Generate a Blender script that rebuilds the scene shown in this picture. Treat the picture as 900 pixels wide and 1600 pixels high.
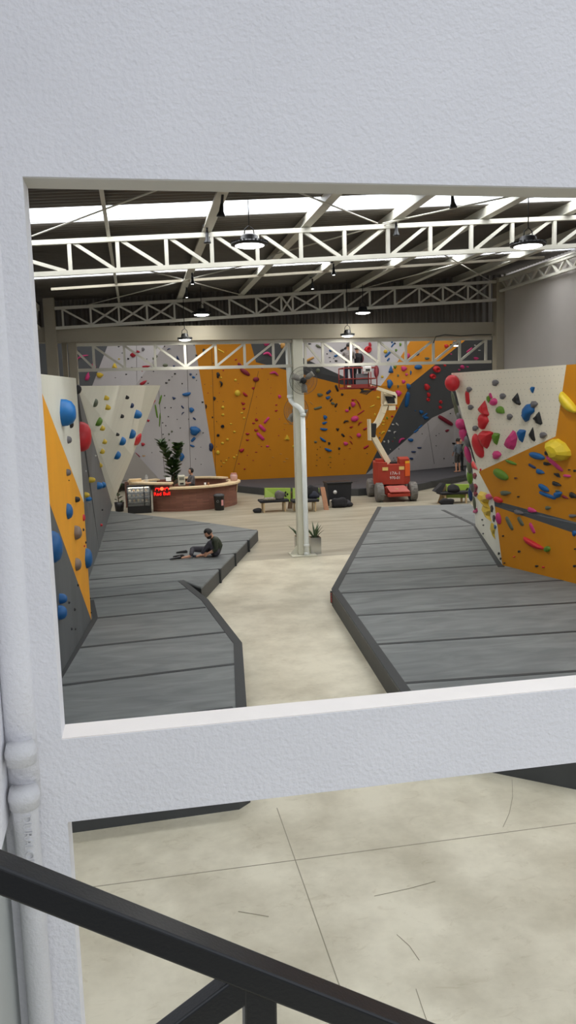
import bpy, bmesh, math, random
from mathutils import Vector, Matrix
import numpy as np
random.seed(7)
sc = bpy.context.scene
for o in list(bpy.data.objects): bpy.data.objects.remove(o)
COL = sc.collection
PI = math.pi
# ---------------------------------------------------------------- camera
F = 1265.0
D0, D1 = -238.0, 165.0
sl = .0292
Lx = -(F*F + D1*(D1 - sl*D0))/(D0 + D1*sl)
Ly = D1 + sl*(Lx - D0)
ey = Vector((D0, D1, -F)).normalized()
ex = Vector((Lx, Ly, -F)).normalized()
ez = ex.cross(ey)
RM = Matrix((ex, ey, ez))            # world = RM @ cam
CAM = Vector((0, 0, 4.0))
cd = bpy.data.cameras.new('camera'); cam = bpy.data.objects.new('camera', cd); COL.objects.link(cam)
cam.matrix_world = Matrix.Translation(CAM) @ RM.to_4x4()
cd.sensor_fit = 'VERTICAL'; cd.sensor_height = 36.0; cd.lens = F/1600*36.0
cd.clip_start = .05; cd.clip_end = 200
sc.camera = cam
# ---------------------------------------------------------------- world, daylight, exposure
w = bpy.data.worlds.new('sky'); sc.world = w; w.use_nodes = True
bg = w.node_tree.nodes['Background']; bg.inputs[1].default_value = 1.0
wt = w.node_tree; wc = wt.nodes.new('ShaderNodeTexCoord'); wx = wt.nodes.new('ShaderNodeSeparateXYZ'); wr = wt.nodes.new('ShaderNodeValToRGB')   # pale overcast sky over dim ground
wa = wt.nodes.new('ShaderNodeMath'); wa.operation = 'MULTIPLY_ADD'; wa.inputs[1].default_value = .5; wa.inputs[2].default_value = .5
wt.links.new(wc.outputs['Generated'], wx.inputs[0]); wt.links.new(wx.outputs[2], wa.inputs[0]); wt.links.new(wa.outputs[0], wr.inputs[0]); wt.links.new(wr.outputs[0], bg.inputs[0])
wr.color_ramp.elements[0].position = .40; wr.color_ramp.elements[0].color = (.20,.20,.205,1)
wr.color_ramp.elements[1].position = .56; wr.color_ramp.elements[1].color = (1.09,1.14,1.22,1)
sc.view_settings.view_transform = 'Standard'; sc.view_settings.look = 'None'
sc.view_settings.gamma = 1; sc.view_settings.use_curve_mapping = False
sc.view_settings.exposure = 0.0
sc.cycles.use_denoising = True
sc.cycles.max_bounces = 8; sc.cycles.diffuse_bounces = 5; sc.cycles.transparent_max_bounces = 10
sc.cycles.sample_clamp_indirect = 6
def area(name, loc, sx, sy, power, col=(1,1,1), rot=(0,0,0), spread=None):
    l = bpy.data.lights.new(name, 'AREA'); l.shape = 'RECTANGLE'; l.size = sx; l.size_y = sy
    l.energy = power; l.color = col
    if spread: l.spread = spread
    o = bpy.data.objects.new(name, l); COL.objects.link(o); o.location = loc; o.rotation_euler = rot
    return o
def zr(X): return 6.51 + .053*X      # top of the trusses, the roof climbs to the right
SKY = [(5.6, 6.7), (11.6, 12.5), (16.75, 17.45)]
for y0, y1 in SKY:                   # daylight coming down through the roof's translucent strips
    area('skylight_and_fill', (3.7, (y0+y1)/2, zr(3.7)+.55), 12.0, y1-y0-.05, {5.6:240, 11.6:360, 16.75:300}[y0], (1,.98,.94), (0,-.053,0))
area('skylight_and_fill', (3.6, 4.3, zr(3.6)+.55), 11.0,   .8, 60, (1,.98,.94), (0,-.053,0))
for y0 in (24.2, 30.2, 36.0):  # added lights over unseen far roof gaps, to brighten the far hall
    area('skylight_and_fill', (7, y0+.5, 9.75), 20, 1.0, {24.2: 950, 30.2: 700, 36.0: 340}[y0], (1,.96,.92))
# ---------------------------------------------------------------- picture coordinates to points
def ray(x, y): return RM @ Vector((x-450, 800-y, -F))
def oz(x, y, z=0.0): d = ray(x, y); return CAM + d*((z-CAM.z)/d.z)
def oy(x, y, Y): d = ray(x, y); return CAM + d*(Y/d.y)
def ox(x, y, X): d = ray(x, y); return CAM + d*(X/d.x)
def orf(x, y, off=.05):
    d = ray(x, y); return CAM + d*((6.51+off-4)/(d.z-.053*d.x))
def onp(x, y, c, n):
    d = ray(x, y); return CAM + d*((c-CAM).dot(n)/d.dot(n))
def pj(p):
    c = RM.transposed() @ (Vector(p)-CAM); return 450-F*c.x/c.z, 800+F*c.y/c.z
# ---------------------------------------------------------------- materials
def lin(c):
    return tuple((v/255/12.92 if v/255 <= .04045 else ((v/255+.055)/1.055)**2.4) for v in c)+(1,)
MATS = {}
def mat(name, c, rough=.6, metal=0, noise=0, nscale=8, bump=0, bscale=60, emit=0, coat=0, stretch=None):
    if name in MATS: return MATS[name]
    m = bpy.data.materials.new(name); m.use_nodes = True; MATS[name] = m
    nt = m.node_tree; b = nt.nodes['Principled BSDF']
    b.inputs['Base Color'].default_value = lin(c); b.inputs['Roughness'].default_value = rough
    b.inputs['Metallic'].default_value = metal
    if coat: b.inputs['Coat Weight'].default_value = coat
    if emit:
        b.inputs['Emission Color'].default_value = lin(c); b.inputs['Emission Strength'].default_value = emit
    tc = nt.nodes.new('ShaderNodeTexCoord'); mp = nt.nodes.new('ShaderNodeMapping')
    nt.links.new(tc.outputs['Object'], mp.inputs[0])
    if stretch: mp.inputs['Scale'].default_value = stretch
    if noise:
        n = nt.nodes.new('ShaderNodeTexNoise'); n.inputs['Scale'].default_value = nscale; n.inputs['Detail'].default_value = 5
        nt.links.new(mp.outputs[0], n.inputs['Vector'])
        r = nt.nodes.new('ShaderNodeMapRange'); r.inputs[1].default_value = .3; r.inputs[2].default_value = .7
        r.inputs[3].default_value = 1-noise; r.inputs[4].default_value = 1+noise
        nt.links.new(n.outputs[0], r.inputs[0])
        h = nt.nodes.new('ShaderNodeHueSaturation'); h.inputs['Color'].default_value = lin(c)
        nt.links.new(r.outputs[0], h.inputs['Value']); nt.links.new(h.outputs[0], b.inputs['Base Color'])
    if bump:
        n = nt.nodes.new('ShaderNodeTexNoise'); n.inputs['Scale'].default_value = bscale; n.inputs['Detail'].default_value = 4
        nt.links.new(mp.outputs[0], n.inputs['Vector'])
        bu = nt.nodes.new('ShaderNodeBump'); bu.inputs['Strength'].default_value = bump; bu.inputs['Distance'].default_value = .01
        nt.links.new(n.outputs[0], bu.inputs['Height']); nt.links.new(bu.outputs[0], b.inputs['Normal'])
    return m
M = {}
M['plaster'] = mat('white_plaster', (226,226,230), .75, 0, .02, 3, .65, 52)
M['cream'] = mat('cream_paint', (238,232,226), .6, 0, .02, 5, .1, 60)
M['greywall'] = mat('grey_painted_wall', (172,176,174), .7, 0, .04, 3, .1, 40)
M['hallwall'] = mat('hall_wall_render', (178,172,166), .85, 0, .04, 1.2, .1, 30)
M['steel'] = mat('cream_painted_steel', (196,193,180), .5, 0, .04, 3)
M['beam'] = mat('dimmed_cream_steel', (156,148,130), .6, 0, .04, 2)  # cream steel coloured darker, standing in for the weak light on it
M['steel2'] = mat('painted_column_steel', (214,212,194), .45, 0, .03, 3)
M['pvc'] = mat('white_pvc_pipe', (232,236,232), .35)
M['rail'] = mat('black_rail_paint', (12,15,20), .34, 0, .06, 20, .05, 200)
M['trim'] = mat('black_mat_webbing', (52,55,56), .7)
M['vinyl'] = mat('dark_mat_side_vinyl', (62,64,65), .55, 0, .1, 3)
M['black'] = mat('black_plastic', (24,24,26), .45)
M['dark'] = mat('dark_metal', (45,45,46), .5, .3)
M['white'] = mat('white_plastic', (230,230,228), .4)
M['stainless'] = mat('brushed_stainless', (190,190,188), .22, 1)
M['ply'] = mat('plywood', (205,180,140), .6, 0, .12, 4, 0, 1, 0, 0, (1,8,1))
M['woodtop'] = mat('pale_wood_top', (228,205,165), .45, 0, .12, 3, 0, 1, 0, 0, (1,6,1))
M['brown'] = mat('brown_board', (150,105,72), .7, 0, .1, 5)
M['redpaint'] = mat('red_machine_paint', (166,56,40), .45, 0, .08, 3)
M['boom'] = mat('cream_boom_paint', (218,208,180), .45, 0, .06, 3)
M['tyre'] = mat('grey_tyre_rubber', (118,116,112), .85, 0, .15, 20)
M['green'] = mat('lime_green_vinyl', (142,172,62), .5)
M['leaf'] = mat('dark_green_leaf', (52,76,38), .45, 0, .2, 6)
M['stem'] = mat('brown_stem', (92,74,52), .8)
M['skin'] = mat('skin', (196,146,118), .55)
M['hair'] = mat('dark_hair', (22,18,16), .6, 0, .2, 60)
M['blackfab'] = mat('black_fabric', (30,30,33), .85, 0, .15, 12)
M['lampglow'] = mat('lamp_diffuser', (255,255,250), .5, emit=14)
M['neon'] = mat('red_neon', (255,30,22), .5, emit=1.6)
M['paper'] = mat('paper', (235,235,230), .7)
M['glassy'] = None
def concrete(k=1.0, st=(1,1,1)):
    m = bpy.data.materials.new('polished_concrete' if k == 1 else 'worn_concrete'); m.use_nodes = True; nt = m.node_tree; b = nt.nodes['Principled BSDF']
    tc = nt.nodes.new('ShaderNodeTexCoord')
    def noise(s, d, sc_=(1,1,1), rough=.6, dist=0):
        mp = nt.nodes.new('ShaderNodeMapping'); mp.inputs['Scale'].default_value = sc_
        nt.links.new(tc.outputs['Object'], mp.inputs[0])
        n = nt.nodes.new('ShaderNodeTexNoise'); n.inputs['Scale'].default_value = s; n.inputs['Detail'].default_value = d
        n.inputs['Roughness'].default_value = rough; n.inputs['Distortion'].default_value = dist
        nt.links.new(mp.outputs[0], n.inputs['Vector']); return n.outputs[0]
    r = nt.nodes.new('ShaderNodeValToRGB')
    r.color_ramp.elements[0].position = .32; r.color_ramp.elements[0].color = lin(tuple(q*k for q in (178,171,148)))
    r.color_ramp.elements[1].position = .62; r.color_ramp.elements[1].color = lin(tuple(q*k for q in (214,208,186)))
    nt.links.new(noise(1.1, 8, st, rough=.62), r.inputs[0])
    # scuff patches
    r2 = nt.nodes.new('ShaderNodeValToRGB'); r2.color_ramp.elements[0].position = .56; r2.color_ramp.elements[0].color = (1,1,1,1)
    r2.color_ramp.elements[1].position = .78; r2.color_ramp.elements[1].color = (.72,.68,.60,1)
    nt.links.new(noise(5, 9, (1,1.6,1), .7, 1.2), r2.inputs[0])
    mx = nt.nodes.new('ShaderNodeMix'); mx.data_type = 'RGBA'; mx.blend_type = 'MULTIPLY'; mx.inputs[0].default_value = .8
    nt.links.new(r.outputs[0], mx.inputs[6]); nt.links.new(r2.outputs[0], mx.inputs[7])
    nt.links.new(mx.outputs[2], b.inputs['Base Color'])
    b.inputs['Roughness'].default_value = .42
    return m
M['concrete'] = concrete(); M['concrete2'] = concrete(.80, (.4,2.2,1))
def matfab():
    m = bpy.data.materials.new('grey_mat_fabric'); m.use_nodes = True; nt = m.node_tree; b = nt.nodes['Principled BSDF']
    tc = nt.nodes.new('ShaderNodeTexCoord'); mp = nt.nodes.new('ShaderNodeMapping'); mp.inputs['Scale'].default_value = (.6,2.2,1)
    nt.links.new(tc.outputs['Object'], mp.inputs[0])
    n = nt.nodes.new('ShaderNodeTexNoise'); n.inputs['Scale'].default_value = 1.6; n.inputs['Detail'].default_value = 8; n.inputs['Distortion'].default_value = 1.1
    nt.links.new(mp.outputs[0], n.inputs['Vector'])
    r = nt.nodes.new('ShaderNodeValToRGB'); r.color_ramp.elements[0].position = .35; r.color_ramp.elements[0].color = lin((102,106,106))
    r.color_ramp.elements[1].position = .68; r.color_ramp.elements[1].color = lin((122,126,125))
    nt.links.new(n.outputs[0], r.inputs[0]); nt.links.new(r.outputs[0], b.inputs['Base Color'])
    b.inputs['Roughness'].default_value = .8
    bu = nt.nodes.new('ShaderNodeBump'); bu.inputs['Strength'].default_value = .35; bu.inputs['Distance'].default_value = .04
    nt.links.new(n.outputs[0], bu.inputs['Height']); nt.links.new(bu.outputs[0], b.inputs['Normal'])
    return m
M['matfab'] = matfab()
def panel_mat(name, c, dots=False, grain=0):
    m = bpy.data.materials.new(name); m.use_nodes = True; nt = m.node_tree; b = nt.nodes['Principled BSDF']
    b.inputs['Roughness'].default_value = .6
    uv = nt.nodes.new('ShaderNodeTexCoord')
    n = nt.nodes.new('ShaderNodeTexNoise'); n.inputs['Scale'].default_value = .8; n.inputs['Detail'].default_value = 5
    mp = nt.nodes.new('ShaderNodeMapping'); mp.inputs['Scale'].default_value = (3,.7,1)
    nt.links.new(uv.outputs['UV'], mp.inputs[0]); nt.links.new(mp.outputs[0], n.inputs['Vector'])
    r = nt.nodes.new('ShaderNodeMapRange'); r.inputs[1].default_value = .3; r.inputs[2].default_value = .7
    r.inputs[3].default_value = 1-(grain or .03); r.inputs[4].default_value = 1+(grain or .03)
    nt.links.new(n.outputs[0], r.inputs[0])
    h = nt.nodes.new('ShaderNodeHueSaturation'); h.inputs['Color'].default_value = lin(c); nt.links.new(r.outputs[0], h.inputs['Value'])
    out = h.outputs[0]
    v = nt.nodes.new('ShaderNodeTexVoronoi'); v.voronoi_dimensions = '2D'; v.inputs['Randomness'].default_value = 0 if dots else .15
    v.inputs['Scale'].default_value = 8.5 if dots else 5
    nt.links.new(uv.outputs['UV'], v.inputs['Vector'])
    lt = nt.nodes.new('ShaderNodeMath'); lt.operation = 'LESS_THAN'; lt.inputs[1].default_value = .075 if dots else .05
    nt.links.new(v.outputs['Distance'], lt.inputs[0])
    mu = nt.nodes.new('ShaderNodeMath'); mu.operation = 'MULTIPLY'; mu.inputs[1].default_value = .45 if dots else .15
    nt.links.new(lt.outputs[0], mu.inputs[0])
    mx = nt.nodes.new('ShaderNodeMix'); mx.data_type = 'RGBA'; mx.inputs[7].default_value = lin((110,106,98))
    nt.links.new(mu.outputs[0], mx.inputs[0]); nt.links.new(out, mx.inputs[6]); nt.links.new(mx.outputs[2], b.inputs['Base Color'])
    return m
PM = {'W': panel_mat('white_panel_brightened', (234,227,208), True), 'w': panel_mat('white_back_panel_paint', (186,184,186)),  # right wall white raised in colour, in place of light it lacks
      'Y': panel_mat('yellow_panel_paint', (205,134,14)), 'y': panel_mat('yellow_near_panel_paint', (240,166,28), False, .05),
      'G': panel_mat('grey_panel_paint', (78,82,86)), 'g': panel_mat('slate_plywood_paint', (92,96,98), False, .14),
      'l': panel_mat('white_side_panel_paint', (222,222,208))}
HC = {'k': (28,28,30), 'u': (16,88,146), 'n': (30,52,92), 'r': (158,20,40), 'p': (196,54,116), 'y': (206,176,48), 'g': (92,132,36),
      'o': (92,98,78), 'a': (104,102,104), 'w': (196,196,192), 't': (176,132,62), 'R': (196,36,44), 'm': (120,22,44), 'b': (14,104,170), 'Z':(216,190,40), 'd':(122,108,96)}
HN = {'k': 'black', 'u': 'blue', 'n': 'navy', 'r': 'crimson', 'p': 'pink', 'y': 'yellow', 'g': 'green', 'o': 'olive grey', 'a': 'grey', 'w': 'whitish',
      't': 'tan', 'R': 'red', 'm': 'maroon', 'b': 'bright blue', 'Z':'bright yellow', 'd':'mottled grey'}
for k, c in HC.items(): M['h'+k] = mat(HN[k].replace(' ', '_')+'_hold_resin', c, .5, 0, .05, 14)
# ---------------------------------------------------------------- mesh builder
class MB:
    def __init__(s): s.v = []; s.f = []; s.sm = []; s.mi = []; s.cur = 0
    def add(s, vs, fs, smooth=False):
        n = len(s.v); s.v += [Vector(v) for v in vs]
        for f in fs: s.f.append([i+n for i in f]); s.sm.append(smooth); s.mi.append(s.cur)
        return s
    def box(s, c, size, R=None, bev=0):
        c = Vector(c); x, y, z = [d/2 for d in size]
        if bev:
            b = min(bev, x*.49, y*.49, z*.49); vs = []; fs = []
            for sx in (-1,1):
                for sy in (-1,1):
                    for sz in (-1,1):
                        vs += [(sx*(x-b), sy*(y-b), sz*z), (sx*(x-b), sy*y, sz*(z-b)), (sx*x, sy*(y-b), sz*(z-b))]
            bm = bmesh.new()
            for v in vs: bm.verts.new(v)
            bmesh.ops.convex_hull(bm, input=bm.verts[:]); bmesh.ops.dissolve_limit(bm, angle_limit=.02, verts=bm.verts[:], edges=bm.edges[:])
            bm.verts.index_update(); vs = [v.co.copy() for v in bm.verts]; fs = [[v.index for v in f.verts] for f in bm.faces]; bm.free()
        else:
            vs = [Vector((i*x, j*y, k*z)) for i in (-1,1) for j in (-1,1) for k in (-1,1)]
            fs = [(0,1,3,2),(4,6,7,5),(0,4,5,1),(2,3,7,6),(0,2,6,4),(1,5,7,3)]
        if R is not None: vs = [R @ v for v in vs]
        return s.add([v+c for v in vs], fs)
    def b2(s, p, q, bev=0):      # box by two corners
        p, q = Vector(p), Vector(q); return s.box((p+q)/2, [abs(a) for a in (q-p)], None, bev)
    def beam(s, p, q, w_, h_, up=(0,0,1)):
        p, q = Vector(p), Vector(q); d = (q-p); L = d.length; d.normalize(); up = Vector(up)
        if abs(d.dot(up)) > .98: up = Vector((0,1,0))
        x = d.cross(up).normalized(); u = x.cross(d).normalized()
        R = Matrix((x, d, u)).transposed()
        return s.box((p+q)/2, (w_, L, h_), R)
    def tube(s, pts, r, n=10, cap=True, smooth=True):
        pts = [Vector(p) for p in pts]; rs = r if isinstance(r, (list, tuple)) else [r]*len(pts)
        vs = []; prev = None
        for i, p in enumerate(pts):
            d = (pts[min(i+1, len(pts)-1)]-pts[max(i-1, 0)]).normalized()
            if prev is None:
                a = Vector((0,0,1)) if abs(d.z) < .9 else Vector((1,0,0)); x = d.cross(a).normalized()
            else: x = (prev - d*prev.dot(d)).normalized()
            prev = x; y = d.cross(x)
            for k in range(n):
                t = 2*PI*k/n; vs.append(p+(x*math.cos(t)+y*math.sin(t))*rs[i])
        fs = [(i*n+k, i*n+(k+1)%n, (i+1)*n+(k+1)%n, (i+1)*n+k) for i in range(len(pts)-1) for k in range(n)]
        if smooth: s.add(vs, fs, True)
        else: s.add(vs, fs)
        if cap:
            base = len(s.v)-len(vs)
            s.f.append([base+k for k in range(n)][::-1]); s.sm.append(False); s.mi.append(s.cur)
            s.f.append([base+(len(pts)-1)*n+k for k in range(n)]); s.sm.append(False); s.mi.append(s.cur)
        return s
    def lathe(s, prof, c=(0,0,0), n=20, R=None, smooth=True):   # prof: (r, z)
        vs = []; c = Vector(c)
        for r, z in prof:
            for k in range(n):
                t = 2*PI*k/n; v = Vector((r*math.cos(t), r*math.sin(t), z)); vs.append((R @ v if R else v)+c)
        m = len(prof); fs = [(i*n+k, i*n+(k+1)%n, (i+1)*n+(k+1)%n, (i+1)*n+k) for i in range(m-1) for k in range(n)]
        if prof[0][0] > 1e-4: fs.append([k for k in range(n)][::-1])
        if prof[-1][0] > 1e-4: fs.append([(m-1)*n+k for k in range(n)])
        return s.add(vs, fs, smooth)
    def prism(s, poly, off):     # polygon of points, thickness vector
        off = Vector(off); n = len(poly); vs = [Vector(p) for p in poly]; vs += [v+off for v in vs]
        fs = [list(range(n)), list(range(n, 2*n))[::-1]] + [(i, i+n, (i+1) % n+n, (i+1) % n) for i in range(n)]
        return s.add(vs, fs)
    def ball(s, c, r, n=10, m=7):
        r = r if isinstance(r, (tuple, list, Vector)) else (r, r, r); c = Vector(c); vs = [c+Vector((0,0,r[2]))]; fs = []
        for i in range(1, m):
            a = PI*i/m
            for k in range(n):
                t = 2*PI*k/n; vs.append(c+Vector((r[0]*math.sin(a)*math.cos(t), r[1]*math.sin(a)*math.sin(t), r[2]*math.cos(a))))
        vs.append(c-Vector((0,0,r[2])))
        for k in range(n): fs.append((0, 1+k, 1+(k+1) % n))
        for i in range(m-2):
            for k in range(n): fs.append((1+i*n+k, 1+(i+1)*n+k, 1+(i+1)*n+(k+1) % n, 1+i*n+(k+1) % n))
        b = 1+(m-2)*n
        for k in range(n): fs.append((b+k, len(vs)-1, b+(k+1) % n))
        return s.add(vs, fs, True)
    def build(s, name, m, parent=None, origin=None, uvb=None):
        ms = m if isinstance(m, (list, tuple)) else [m]
        if parent is not None:
            org = Vector(parent['_o'])
        elif origin is not None: org = Vector(origin)
        else:
            lo = [min(v[i] for v in s.v) for i in range(3)]; hi = [max(v[i] for v in s.v) for i in range(3)]
            org = Vector(((lo[0]+hi[0])/2, (lo[1]+hi[1])/2, lo[2]))
        me = bpy.data.meshes.new(name); me.from_pydata([tuple(v-org) for v in s.v], [], s.f)
        for a in ms: me.materials.append(a)
        me.polygons.foreach_set('use_smooth', s.sm); me.polygons.foreach_set('material_index', s.mi)
        bm = bmesh.new(); bm.from_mesh(me); bmesh.ops.recalc_face_normals(bm, faces=bm.faces[:]); bm.to_mesh(me); bm.free()
        if uvb:
            uvl = me.uv_layers.new(name='uv'); c, u, v = uvb
            for lp in me.loops:
                p = me.vertices[lp.vertex_index].co+org-c; uvl.data[lp.index].uv = (p.dot(u), p.dot(v))
        o = bpy.data.objects.new(name, me); COL.objects.link(o); o['_o'] = list(org)
        if parent is not None: o.parent = parent
        else: o.location = org
        return o
def tag(o, label, cat, group=None):
    o['label'] = label; o['category'] = cat
    if group: o['group'] = group
    return o
def thing(name, loc, label, cat, group=None):
    o = bpy.data.objects.new(name, None); COL.objects.link(o); o.location = Vector(loc); o['_o'] = list(Vector(loc))
    o.empty_display_size = .1
    return tag(o, label, cat, group)
def struct(name, mb, m, **k):
    o = mb.build(name, m, **k); o['kind'] = 'structure'; return o
def dup(root, delta, label=None, group=None):
    r = root.copy(); COL.objects.link(r); r.location = root.location+Vector(delta)
    if label: r['label'] = label
    if group: r['group'] = group
    def kids(a, b):
        for ch in [c for c in bpy.data.objects if c.parent == a and c is not b]:
            c = ch.copy(); COL.objects.link(c); c.parent = b; kids(ch, c)
    kids(root, r); return r
# ================================================================ SETTING
def wallgrid(mb, x0, x1, z0, z1, y0, y1): mb.b2((x0, y0, z0), (x1, y1, z1)); return mb
# floor with saw-cut joints
fl = MB().b2((-7, -3, -.1), (20, 20.25, 0)); struct('floor', fl, M['concrete'])
fl = MB().b2((-7, 20.25, -.1), (20, 44, 0)); struct('floor', fl, M['concrete2'])
M['joint'] = mat('floor_joint', (146,140,121), .8)
jm = MB()
for X in (1.17,): jm.b2((X-.004, -2, 0), (X+.004, 7.5, .002))
for Y in (6.55, 20.25, 26.3): jm.b2((-6.8, Y-.004, 0), (19.8, Y+.004, .002))
struct('trim_1', jm, M['joint'])
# a few scuffs drawn on the slab by dragged furniture
sm_ = MB()
for pts in ([(800,1218),(801,1245),(796,1270),(786,1292)], [(585,1400),(640,1388),(680,1377)], [(620,1460),(640,1478),(655,1500)], [(372,1424),(420,1432)], [(650,1545),(660,1575),(668,1598)]):
    P = [oz(x, y, .003) for x, y in pts]
    for a, b in zip(P, P[1:]): sm_.beam(a, b, .0035, .002)
struct('trim_2', sm_, mat('scuff_mark', (140,134,116), .8))
# front wall with the two openings
X0, X1 = -.36, 3.1; YA, YB = 3.2, 3.35
fw = MB()
def gridwall(mb):
    xs = [-1.3, X0, X1, 4.0]; zs = [0, 2.34, 2.69, 4.84, 7.2]
    for i in range(3):
        for j in range(4):
            if i == 1 and j in (0, 2): continue
            mb.b2((xs[i], YA, zs[j]), (xs[i+1], YB, zs[j+1]))
gridwall(fw)
fo = struct('wall_front', fw, M['plaster'])
bm = bmesh.new(); bm.from_mesh(fo.data); bmesh.ops.remove_doubles(bm, verts=bm.verts[:], dist=1e-4)
# drop the doubled inner faces so the wall is one skin
seen = {}
for f in bm.faces: seen.setdefault(tuple(sorted(v.index for v in f.verts)), []).append(f)
bmesh.ops.delete(bm, geom=[f for fs in seen.values() if len(fs) > 1 for f in fs], context='FACES'); bm.to_mesh(fo.data); bm.free()
# cream painted reveal lining of the upper opening
t = .004
lw = MB().b2((X0, YA+.004, 2.69), (X1, YB+.002, 2.69+t)); struct('trim_3', lw, M['cream'])
lw = MB().b2((X0, YA+.004, 4.84-t), (X1, YB+.002, 4.84)); struct('trim_4', lw, mat('soffit_paint', (196,194,188), .7))
# return wall of the stair, grey below, plastered above
lw = MB().prism([(-.60, 3.2, 0), (-.60, 3.2, 2.42), (-.60, 1.2, 2.42), (-.60, 1.2, 0)], (-.12, 0, 0)); struct('wall_left', lw, M['greywall'])
up = MB()
P0 = [(-.575, 3.2, 7.2), (-.575, 3.2, 2.41), (-.59, 2.75, 2.32), (-.60, 2.3, 2.30), (-.62, 1.2, 2.30), (-.62, 1.2, 7.2)]
up.prism(P0, (-.12, 0, 0)); struct('wall_stair', up, M['plaster'])
# soft plaster rib over the pipe, pipe with couplings and raised lettering
rib = MB()
ribp = []
for i in range(13):
    a = PI*(i/12); ribp.append((-.515+.062*-math.cos(a), 3.21-.052*math.sin(a)))
vs = []
zz = [2.46, 3.0, 3.6, 4.2, 4.8, 7.0]; dd = [1, 1, .85, .6, .35, .2]
for z, d in zip(zz, dd):
    for x, y in ribp: vs.append((x*1.0 + 0*z, 3.205-(3.21-y)*d, z))
n = len(ribp); rib.add(vs, [(i*n+k, i*n+k+1, (i+1)*n+k+1, (i+1)*n+k) for i in range(len(zz)-1) for k in range(n-1)] + [list(range(n))], True)
M['pipe'] = mat('painted_old_pipe', (206,206,208), .55, 0, .03, 6, .5, 70)
pt = thing('drain_pipe', (-.51, 3.14, 0), 'white painted drain pipe with raised lettering beside the framed opening at left', 'pipe')
MB().tube([(-.51, 3.14, 0), (-.51, 3.14, 2.5)], .05, 24, False).build('pipe_body', M['pipe'], pt)
rib.build('plaster_cover', M['plaster'], pt)
for z0 in (2.475, 2.655):
    MB().lathe([(.049, 0), (.057, .004), (.058, .03), (.061, .034), (.062, .05), (.052, .085)], (-.51, 3.14, z0-.02), 24).build('coupling', M['pipe'], pt)
def text3d(s, size, origin, xdir, updir, depth, m, name, parent, align='CENTER'):
    cu = bpy.data.curves.new(name, 'FONT'); cu.body = s; cu.size = size; cu.extrude = depth; cu.align_x = align; cu.align_y = 'CENTER'
    ob = bpy.data.objects.new('tmp', cu); COL.objects.link(ob)
    dg = bpy.context.evaluated_depsgraph_get(); me = bpy.data.meshes.new_from_object(ob.evaluated_get(dg))
    bpy.data.objects.remove(ob)
    x = Vector(xdir).normalized(); u = Vector(updir).normalized(); nn = x.cross(u)
    R = Matrix((x, u, nn)).transposed(); b = MB()
    b.add([R @ v.co + Vector(origin) for v in me.vertices], [list(p.vertices) for p in me.polygons])
    return b.build(name, m, parent)
text3d('DURALON', .046, (-.499, 3.0895, 2.335), (0,0,-1), (1,0,0), .005, M['pipe'], 'raised_lettering', pt)
# hall shell
hw = MB().b2((9.62, 3.35, 0), (9.82, 20.3, zr(9.7)-.05)); struct('wall_right', hw, M['hallwall'])
hw = MB().b2((-2.6, 3.35, 0), (-2.45, 20.3, zr(-2.5)-.02)); struct('wall_hall_left', hw, M['hallwall'])
hw = MB().b2((-7, 43.2, 0), (20, 43.4, 9.6)); struct('wall_back', hw, M['hallwall'])
hw = MB().b2((-7.2, 20.6, 0), (-7, 43.4, 9.6)); struct('wall_far_left', hw, M['hallwall'])
hw = MB().b2((20, 20.6, 0), (20.2, 43.4, 9.6)); struct('wall_far_right', hw, M['hallwall'])
hw = MB().b2((-7.2, 20.72, 0), (-2.45, 20.85, 9.6)); hw.b2((9.85, 20.72, 0), (20.2, 20.85, 9.6)); struct('wall_far_front', hw, M['hallwall'])
# corrugated sheets
def corrugated(mb, x0, x1, y0, y1, zf, pitch=.2, amp=.02, along='x'):
    if along == 'x':         # ribs run along x, profile over y
        n = max(2, int((y1-y0)/pitch*6)); vs = []
        for i in range(n+1):
            y = y0+(y1-y0)*i/n; dz = amp*math.sin(2*PI*y/pitch)
            vs += [(x0, y, zf(x0)+dz), (x1, y, zf(x1)+dz), (x0, y, zf(x0)+dz+.03), (x1, y, zf(x1)+dz+.03)]
        fs = []
        for i in range(n):
            a = 4*i; b = a+4; fs += [(a, a+1, b+1, b), (a+2, b+2, b+3, a+3)]
        fs += [(0,2,3,1), (4*n, 4*n+1, 4*n+3, 4*n+2)]
        for i in range(n): a = 4*i; b = a+4; fs += [(a, b, b+2, a+2), (a+1, a+3, b+3, b+1)]
        mb.add(vs, fs, True)
M['sheet'] = mat('dark_corrugated_sheet', (98,92,84), .55, .2, .08, 1.5)
m = bpy.data.materials.new('translucent_roof_sheet'); m.use_nodes = True; nt = m.node_tree; nt.nodes.clear()
o_ = nt.nodes.new('ShaderNodeOutputMaterial'); mx_ = nt.nodes.new('ShaderNodeMixShader'); tr_ = nt.nodes.new('ShaderNodeBsdfTransparent'); tl_ = nt.nodes.new('ShaderNodeBsdfTranslucent')
tr_.inputs[0].default_value = (.95,.97,1,1); tl_.inputs[0].default_value = (.95,.97,1,1); mx_.inputs[0].default_value = .2
nt.links.new(tr_.outputs[0], mx_.inputs[1]); nt.links.new(tl_.outputs[0], mx_.inputs[2]); nt.links.new(mx_.outputs[0], o_.inputs[0])
M['trans'] = m
zs_ = lambda X: zr(X)+.20
pa = MB(); pa.add([(x, y, zr(x)+.162+dz) for dz in (0,.012) for x, y in ((5.72,11.3),(7.0,11.3),(7.0,12.2),(6.2,12.05),(5.72,12.12))], [(0,1,2,3,4),(9,8,7,6,5),(0,5,6,1),(1,6,7,2),(2,7,8,3),(3,8,9,4),(4,9,5,0)]); struct('trim_5', pa, M['sheet'])
edges = [3.35, 3.9, 4.7]
segs = []; y = 3.35
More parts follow.
